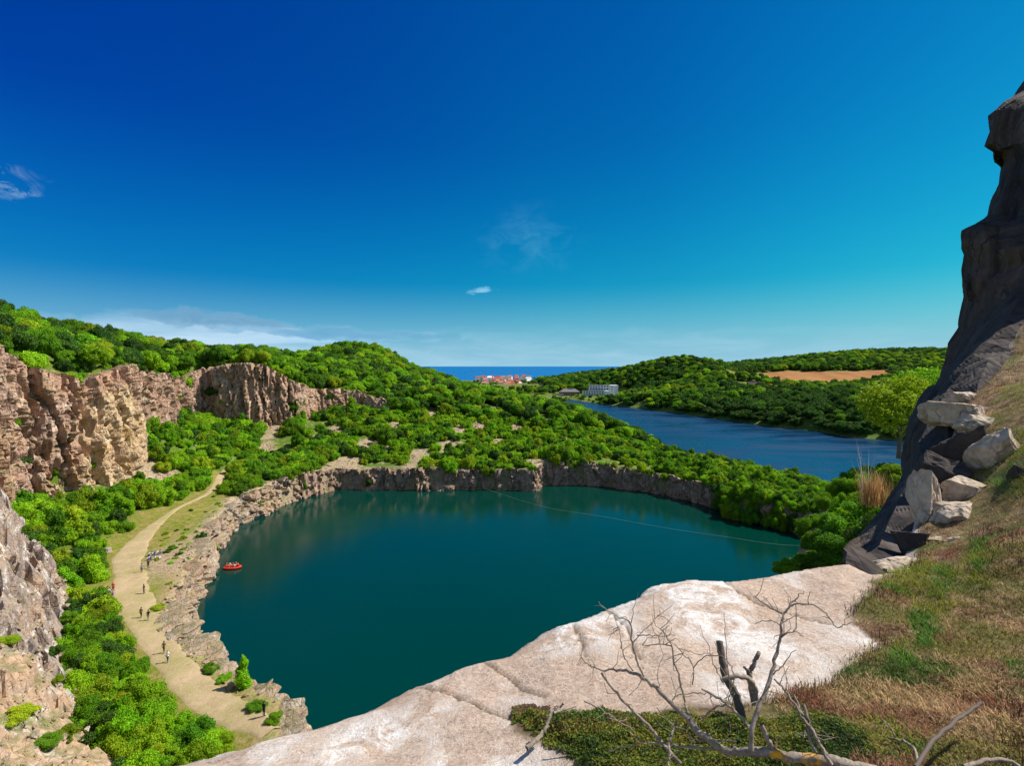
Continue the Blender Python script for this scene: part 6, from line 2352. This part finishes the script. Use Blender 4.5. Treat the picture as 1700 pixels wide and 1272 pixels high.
def body_mesh(pose):
    """one continuous skinned body, about 1.72 m standing; returns mesh with 4 slots: skin, top, trousers, shoes"""
    if pose == 'walk':
        J = {'pel': (0, 0, .93), 'spi': (0, .02, 1.15), 'che': (0, .03, 1.38), 'nec': (0, .04, 1.50), 'hea': (0, .07, 1.63), 'top': (0, .06, 1.71),
             'ls': (-.17, .02, 1.41), 'le': (-.23, -.08, 1.17), 'lh': (-.22, -.02, .94), 'rs': (.17, .02, 1.41), 're': (.23, .08, 1.17), 'rh': (.22, .24, 1.00),
             'lk': (-.10, .17, .52), 'lf': (-.10, .20, .08), 'lt': (-.10, .36, .05), 'rk': (.10, -.04, .50), 'rf': (.10, -.27, .14), 'rt': (.10, -.16, .04), 'lp': (-.09, 0, .88), 'rp': (.09, 0, .88)}
    elif pose == 'stand':
        J = {'pel': (0, 0, .95), 'spi': (0, 0, 1.17), 'che': (0, .01, 1.40), 'nec': (0, .02, 1.52), 'hea': (0, .05, 1.65), 'top': (0, .04, 1.73),
             'ls': (-.17, 0, 1.43), 'le': (-.24, -.02, 1.18), 'lh': (-.22, .06, .95), 'rs': (.17, 0, 1.43), 're': (.25, 0, 1.18), 'rh': (.20, .12, .97),
             'lk': (-.10, .01, .51), 'lf': (-.11, -.02, .08), 'lt': (-.12, .15, .04), 'rk': (.10, .02, .51), 'rf': (.11, 0, .08), 'rt': (.13, .17, .04), 'lp': (-.09, 0, .89), 'rp': (.09, 0, .89)}
    elif pose == 'sit':      # sitting on the ground, knees drawn up
        J = {'pel': (0, 0, .14), 'spi': (0, -.04, .36), 'che': (0, .02, .58), 'nec': (0, .06, .69), 'hea': (0, .11, .82), 'top': (0, .11, .90),
             'ls': (-.17, .02, .60), 'le': (-.24, .14, .40), 'lh': (-.12, .34, .42), 'rs': (.17, .02, .60), 're': (.24, .12, .38), 'rh': (.12, .32, .40),
             'lk': (-.13, .42, .44), 'lf': (-.12, .62, .08), 'lt': (-.12, .76, .05), 'rk': (.13, .42, .46), 'rf': (.12, .66, .08), 'rt': (.12, .80, .05), 'lp': (-.09, .04, .13), 'rp': (.09, .04, .13)}
    else:                    # sitting on a tube of a boat with a paddle grip
        J = {'pel': (0, 0, .10), 'spi': (0, .02, .32), 'che': (0, .08, .54), 'nec': (0, .12, .65), 'hea': (0, .17, .78), 'top': (0, .17, .86),
             'ls': (-.17, .08, .56), 'le': (-.27, .20, .38), 'lh': (-.20, .40, .40), 'rs': (.17, .08, .56), 're': (.24, .22, .34), 'rh': (.10, .42, .30),
             'lk': (-.12, .42, .16), 'lf': (-.12, .46, -.24), 'lt': (-.12, .60, -.26), 'rk': (.12, .42, .16), 'rf': (.12, .44, -.24), 'rt': (.12, .58, -.26), 'lp': (-.09, .04, .09), 'rp': (.09, .04, .09)}
    Rr = {'pel': .135, 'spi': .125, 'che': .145, 'nec': .058, 'hea': .095, 'top': .075, 'ls': .068, 'le': .047, 'lh': .035, 'rs': .068, 're': .047, 'rh': .035,
          'lk': .068, 'lf': .047, 'lt': .038, 'rk': .068, 'rf': .047, 'rt': .038, 'lp': .095, 'rp': .095}
    ED = [('pel', 'spi'), ('spi', 'che'), ('che', 'nec'), ('nec', 'hea'), ('hea', 'top'), ('che', 'ls'), ('ls', 'le'), ('le', 'lh'), ('che', 'rs'), ('rs', 're'), ('re', 'rh'),
          ('pel', 'lp'), ('lp', 'lk'), ('lk', 'lf'), ('lf', 'lt'), ('pel', 'rp'), ('rp', 'rk'), ('rk', 'rf'), ('rf', 'rt')]
    V, E, rad, src = [], [], [], []
    idx = {}
    for n_, p in J.items():
        idx[n_] = len(V)
        V.append(p)
        rad.append(Rr[n_])
    E = [(idx[a], idx[b]) for a, b in ED]
    # hands with fingers: palm and short chains, scaled with the body
    for h_, e_ in (('lh', 'le'), ('rh', 're')):
        p, q = Vector(J[h_]), Vector(J[e_])
        d = (p - q).normalized()
        palm = p + d * 0.06
        V.append(tuple(palm)); rad.append(.026)
        ip = len(V) - 1
        E.append((idx[h_], ip))
        sd_x = d.cross(Vector((0.2, 1, 0.1))).normalized()
        for kf in range(4):
            off = sd_x * (kf - 1.5) * 0.019
            ln = (0.055, 0.068, 0.062, 0.048)[kf]
            V.append(tuple(palm + off + d * ln)); rad.append(.009)
            E.append((ip, len(V) - 1))
        V.append(tuple(palm - d * 0.02 - sd_x * 0.05)); rad.append(.010)
        E.append((ip, len(V) - 1))
    me = bpy.data.meshes.new('body')
    me.from_pydata(V, E, [])
    o = bpy.data.objects.new('body_tmp', me)
    COL.objects.link(o)
    md = o.modifiers.new('s', 'SKIN')
    for i, r in enumerate(rad):
        me.skin_vertices[0].data[i].radius = (r, r)
    me.skin_vertices[0].data[idx['che']].radius = (.165, .115)
    me.skin_vertices[0].data[idx['spi']].radius = (.135, .10)
    me.skin_vertices[0].data[idx['pel']].radius = (.15, .12)
    me.skin_vertices[0].data[idx['pel']].use_root = True
    md2 = o.modifiers.new('u', 'SUBSURF')
    md2.levels = 1
    md2.render_levels = 1
    dg = bpy.context.evaluated_depsgraph_get()
    ev = o.evaluated_get(dg)
    me2 = bpy.data.meshes.new_from_object(ev)
    bpy.data.objects.remove(o)
    names = list(J.keys())
    pts = np.array([J[n_] for n_ in names])
    seg_mat = {('che', 'nec'): 1, ('nec', 'hea'): 0, ('hea', 'top'): 0, ('pel', 'spi'): 1, ('spi', 'che'): 1, ('che', 'ls'): 1, ('che', 'rs'): 1, ('ls', 'le'): 1, ('rs', 're'): 1, ('le', 'lh'): 0, ('re', 'rh'): 0,
               ('pel', 'lp'): 2, ('pel', 'rp'): 2, ('lp', 'lk'): 2, ('rp', 'rk'): 2, ('lk', 'lf'): 2, ('rk', 'rf'): 2, ('lf', 'lt'): 3, ('rf', 'rt'): 3}
    for p in me2.polygons:
        c = np.array(p.center)
        best, bm_ = 1e9, 0
        for (a, b), m_ in seg_mat.items():
            A, B = np.array(J[a]), np.array(J[b])
            t = np.clip(np.dot(c - A, B - A) / np.dot(B - A, B - A), 0, 1)
            d = np.linalg.norm(c - A - t * (B - A)) / max(Rr[a] * (1 - t) + Rr[b] * t, 0.03)
            if d < best:
                best, bm_ = d, m_
        p.material_index = bm_
        p.use_smooth = True
    return me2, J


BODY = {p: body_mesh(p) for p in ('walk', 'stand', 'sit', 'boat')}


def hair_mesh(J):
    v, f = ICO2
    h = np.array(J['hea'])
    w = v * np.array([.112, .122, .118]) + h + np.array([0, -.012, .03])
    keep = (w[f].mean(1)[:, 2] > h[2] - 0.02) | (w[f].mean(1)[:, 1] < h[1] - 0.03)
    keep &= w[f].mean(1)[:, 2] > h[2] - 0.09
    return np_mesh('hair', w, [f[keep]], True)


def face_mesh(J):
    """nose, brow and ears as one small relief with the eyes"""
    h = np.array(J['hea'])
    mb = MB()
    v, f = ICO1
    mb.add(v * [.014, .026, .024] + h + [0, .098, .005], f)
    for s in (-1, 1):
        mb.add(v * [.010, .02, .028] + h + [s * .098, 0, .0], f)
    return mb


PCACHE = {}


def person(x, y, z, rz, pose, topc, legc, label, group=None, hair=HAIR, scale=1.0, vest=None):
    me, J = BODY[pose]
    key = (pose, topc, legc)
    if key not in PCACHE:
        m = me.copy()
        ids = [p.material_index for p in me.polygons]
        m.materials.clear()
        for mt in (SKIN, CLOTH[topc], CLOTH[legc], CLOTH['black']):
            m.materials.append(mt)
        m.polygons.foreach_set('material_index', ids)
        PCACHE[key] = m
    o = obj('person', PCACHE[key])
    o.location = (x, y, z)
    o.rotation_euler = (0, 0, rz)
    o.scale = (scale,) * 3
    tag(o, label, 'person', group)
    hm = PCACHE.setdefault(('hair', pose, hair.name), hair_mesh(J))
    if not hm.materials:
        hm.materials.append(hair)
    obj('hair', hm, None, o)
    fk = ('face', pose)
    if fk not in PCACHE:
        t = face_mesh(J).build('face', SKIN)
        PCACHE[fk] = t.data
        bpy.data.objects.remove(t)
    obj('face', PCACHE[fk], None, o)
    ek = ('eyes', pose)
    if ek not in PCACHE:
        mb = MB()
        h = np.array(J['hea'])
        for s in (-1, 1):
            mb.add(ICO1[0] * .012 + h + [s * .035, .086, .018], ICO1[1])
        mb.add(ICO1[0] * [.024, .008, .006] + h + [0, .088, -.038], ICO1[1])
        t = mb.build('eyes_and_mouth', CLOTH['brown'])
        PCACHE[ek] = t.data
        bpy.data.objects.remove(t)
    obj('eyes_and_mouth', PCACHE[ek], None, o)
    return o


def at(px, py):
    q = pix_ground(px, py)
    return q[0], q[1], float(hz(q[0], q[1])) + 0.08


def people():
    x, y, z = at(235, 952)
    person(x, y, z, 0.5, 'walk', 'grey', 'black', 'person in grey walking left of another, nearest the group sitting on the terrace', 'walkers on the path')
    x, y, z = at(246, 946)
    person(x, y, z, 0.7, 'walk', 'black', 'black', 'person in black walking on the right, nearest the group sitting on the terrace', 'walkers on the path')
    x, y, z = at(239, 988)
    person(x, y, z, 2.6, 'stand', 'black', 'navy', 'person in black standing alone in the middle of the path bend', 'walkers on the path')
    x, y, z = at(242, 984)
    x, y, z = at(234, 1029)
    person(x, y, z, 0.1, 'walk', 'brown', 'black', 'person in brown walking on the left of the pair near the low round bush', 'walkers on the path')
    x, y, z = at(246, 1033)
    person(x, y, z, 0.3, 'walk', 'black', 'grey', 'person in black walking on the right of the pair near the low round bush', 'walkers on the path')
    x, y, z = at(272, 1087)
    person(x, y, z, 0.2, 'walk', 'brown', 'brown', 'person in brown clothes walking just ahead of one in white', 'walkers on the path')
    x, y, z = at(278, 1102)
    person(x, y, z, 0.1, 'walk', 'white', 'navy', 'person in a white top on the lower path behind one in brown', 'walkers on the path', HAIR2)
    x, y, z = at(443, 1219)
    x2, y2, _ = W(438, 1212, 60.0)
    person(x2, y2, float(hz(x2, y2)) + 0.1, -0.4, 'stand', 'black', 'black', 'person in black at the near end of the path next to the slab edge', None)
    # two seated groups
    rg = np.random.default_rng(9)
    tops = ['white', 'white', 'blue', 'white', 'grey', 'white', 'navy', 'white', 'pink']
    legs = ['navy', 'grey', 'white', 'black', 'navy', 'blue', 'grey', 'black', 'white']
    seats = ['at the far left', 'left of the middle', 'in the middle front', 'in the middle back', 'right of the middle', 'at the far right', 'at the front right', 'at the front left', 'at the back right']
    for i in range(9):
        px = 246 + (i % 5) * 5.2 + rg.uniform(-1, 1)
        py = 925 + (i // 5) * 6.5 - (i % 5) * 0.9 + rg.uniform(-1, 1)
        x, y, z = at(px, py)
        person(x, y, z - 0.02, rg.uniform(0, 6.28), 'sit', tops[i], legs[i], f'person in {tops[i]} top, {legs[i]} trousers, sitting {seats[i]} of the terrace group', 'group sitting on the terrace', HAIR if i % 3 else HAIR2)
    tops = ['red', 'white', 'pink', 'white', 'blue', 'white', 'navy', 'white']
    legs = ['black', 'navy', 'grey', 'blue', 'white', 'white', 'navy', 'blue']
    seats = ['at the back', 'back left', 'back right', 'in the middle left', 'in the middle right', 'front left', 'front right', 'at the very front']
    PP = [(188, 984), (181, 986), (187, 990), (179, 992), (185, 995), (180, 998), (187, 1000), (184, 1003)]
    for i, (px, py) in enumerate(PP):
        x, y, z = at(px, py)
        person(x, y, z - 0.02, rg.uniform(0, 6.28), 'sit' if i % 3 else 'stand', tops[i], legs[i], f'person in {tops[i]} top, {legs[i]} trousers, {seats[i]} of the group beside the path', 'group gathered left of the path', HAIR if i % 2 else HAIR2)


def raft():
    px, py = 386, 944
    Y = EYE * 850 / (py - 608)
    x, y = (px - 850) / 850 * Y, Y
    e = bpy.data.objects.new('inflatable_boat', None)
    COL.objects.link(e)
    e.location = (x, y, 0.0)
    e.rotation_euler = (0, 0, 0.12)
    tag(e, 'red inflatable boat full of people floating near the left bank', 'boat')
    RB = plain('red_rubber', (0.75, 0.05, 0.02), 0.4)
    mb = MB()
    pts = []
    n = 40
    for i in range(n + 1):
        t = 2 * math.pi * i / n
        cx, cy = math.cos(t), math.sin(t)
        xx = 1.75 * np.sign(cx) * abs(cx) ** 0.75 * (1.0)
        yy = 0.78 * np.sign(cy) * abs(cy) ** 0.8 * (1 - 0.35 * max(0, cx) ** 3)
        pts.append((xx, yy, 0.24 + 0.28 * max(0, cx - 0.5) ** 1.3))
    mb.tube(pts, 0.24, 10)
    mb.build('tube', RB, e, True)
    mb = MB()
    mb.box((0, 0, 0.12), (3.0, 1.3, 0.08))
    mb.build('floor', plain('dark_rubber', (0.05, 0.05, 0.06), 0.5), e)
    for xx in (-0.7, 0.45):
        mb = MB()
        mb.tube([(xx, -0.72, 0.34), (xx, 0.72, 0.34)], 0.15, 8)
        mb.build('thwart', RB, e, True)
    seats = [(-1.35, 0.0, 0), (-0.8, -0.62, 0), (-0.8, 0.62, 3.14), (-0.1, -0.64, 0), (-0.1, 0.64, 3.14), (0.6, -0.6, 0), (0.6, 0.6, 3.14), (1.25, 0.0, 1.57)]
    topc = ['red', 'orange', 'white', 'orange', 'red', 'white', 'orange', 'red']
    names = ['at the stern', 'on the near side by the stern', 'on the far side by the stern', 'on the near side amidships', 'on the far side amidships', 'on the near side by the bow', 'on the far side by the bow', 'in the bow']
    for i, (sx, sy, r) in enumerate(seats):
        ca, sa = math.cos(0.12), math.sin(0.12)
        wx, wy = x + sx * ca - sy * sa, y + sx * sa + sy * ca
        person(wx, wy, 0.42, r - 0.12 if i else -1.57, 'boat', topc[i], 'navy' if i % 2 else 'grey', f'person in {topc[i]} top sitting {names[i]} of the red boat', 'people sitting in the red boat', HAIR if i % 3 else HAIR2, 0.98)


def cable():
    a = W(800, 815, EYE * 850 / 207.0)
    pxs = [(800, 817), (900, 841), (1000, 858), (1100, 876), (1200, 891), (1300, 905), (1352, 909)]
    P = []
    for px, py in pxs:
        Y = 45.6 * 850 / (py - 608)
        P.append(((px - 850) / 850 * Y, Y, 0.4))
    P[0] = (P[0][0], P[0][1] + 2, 1.4)
    P[-1] = (P[-1][0] + 6, P[-1][1] - 2.0, 1.6)
    v, f = tube(catmull(P, 12), 0.03, 5)
    me = np_mesh('cable', v, [f], True)
    o = obj('cable', me, plain('pale_rope', (0.22, 0.36, 0.30), 0.6))
    tag(o, 'thin pale cable stretched low across the quarry lake', 'cable')


people()
raft()
cable()
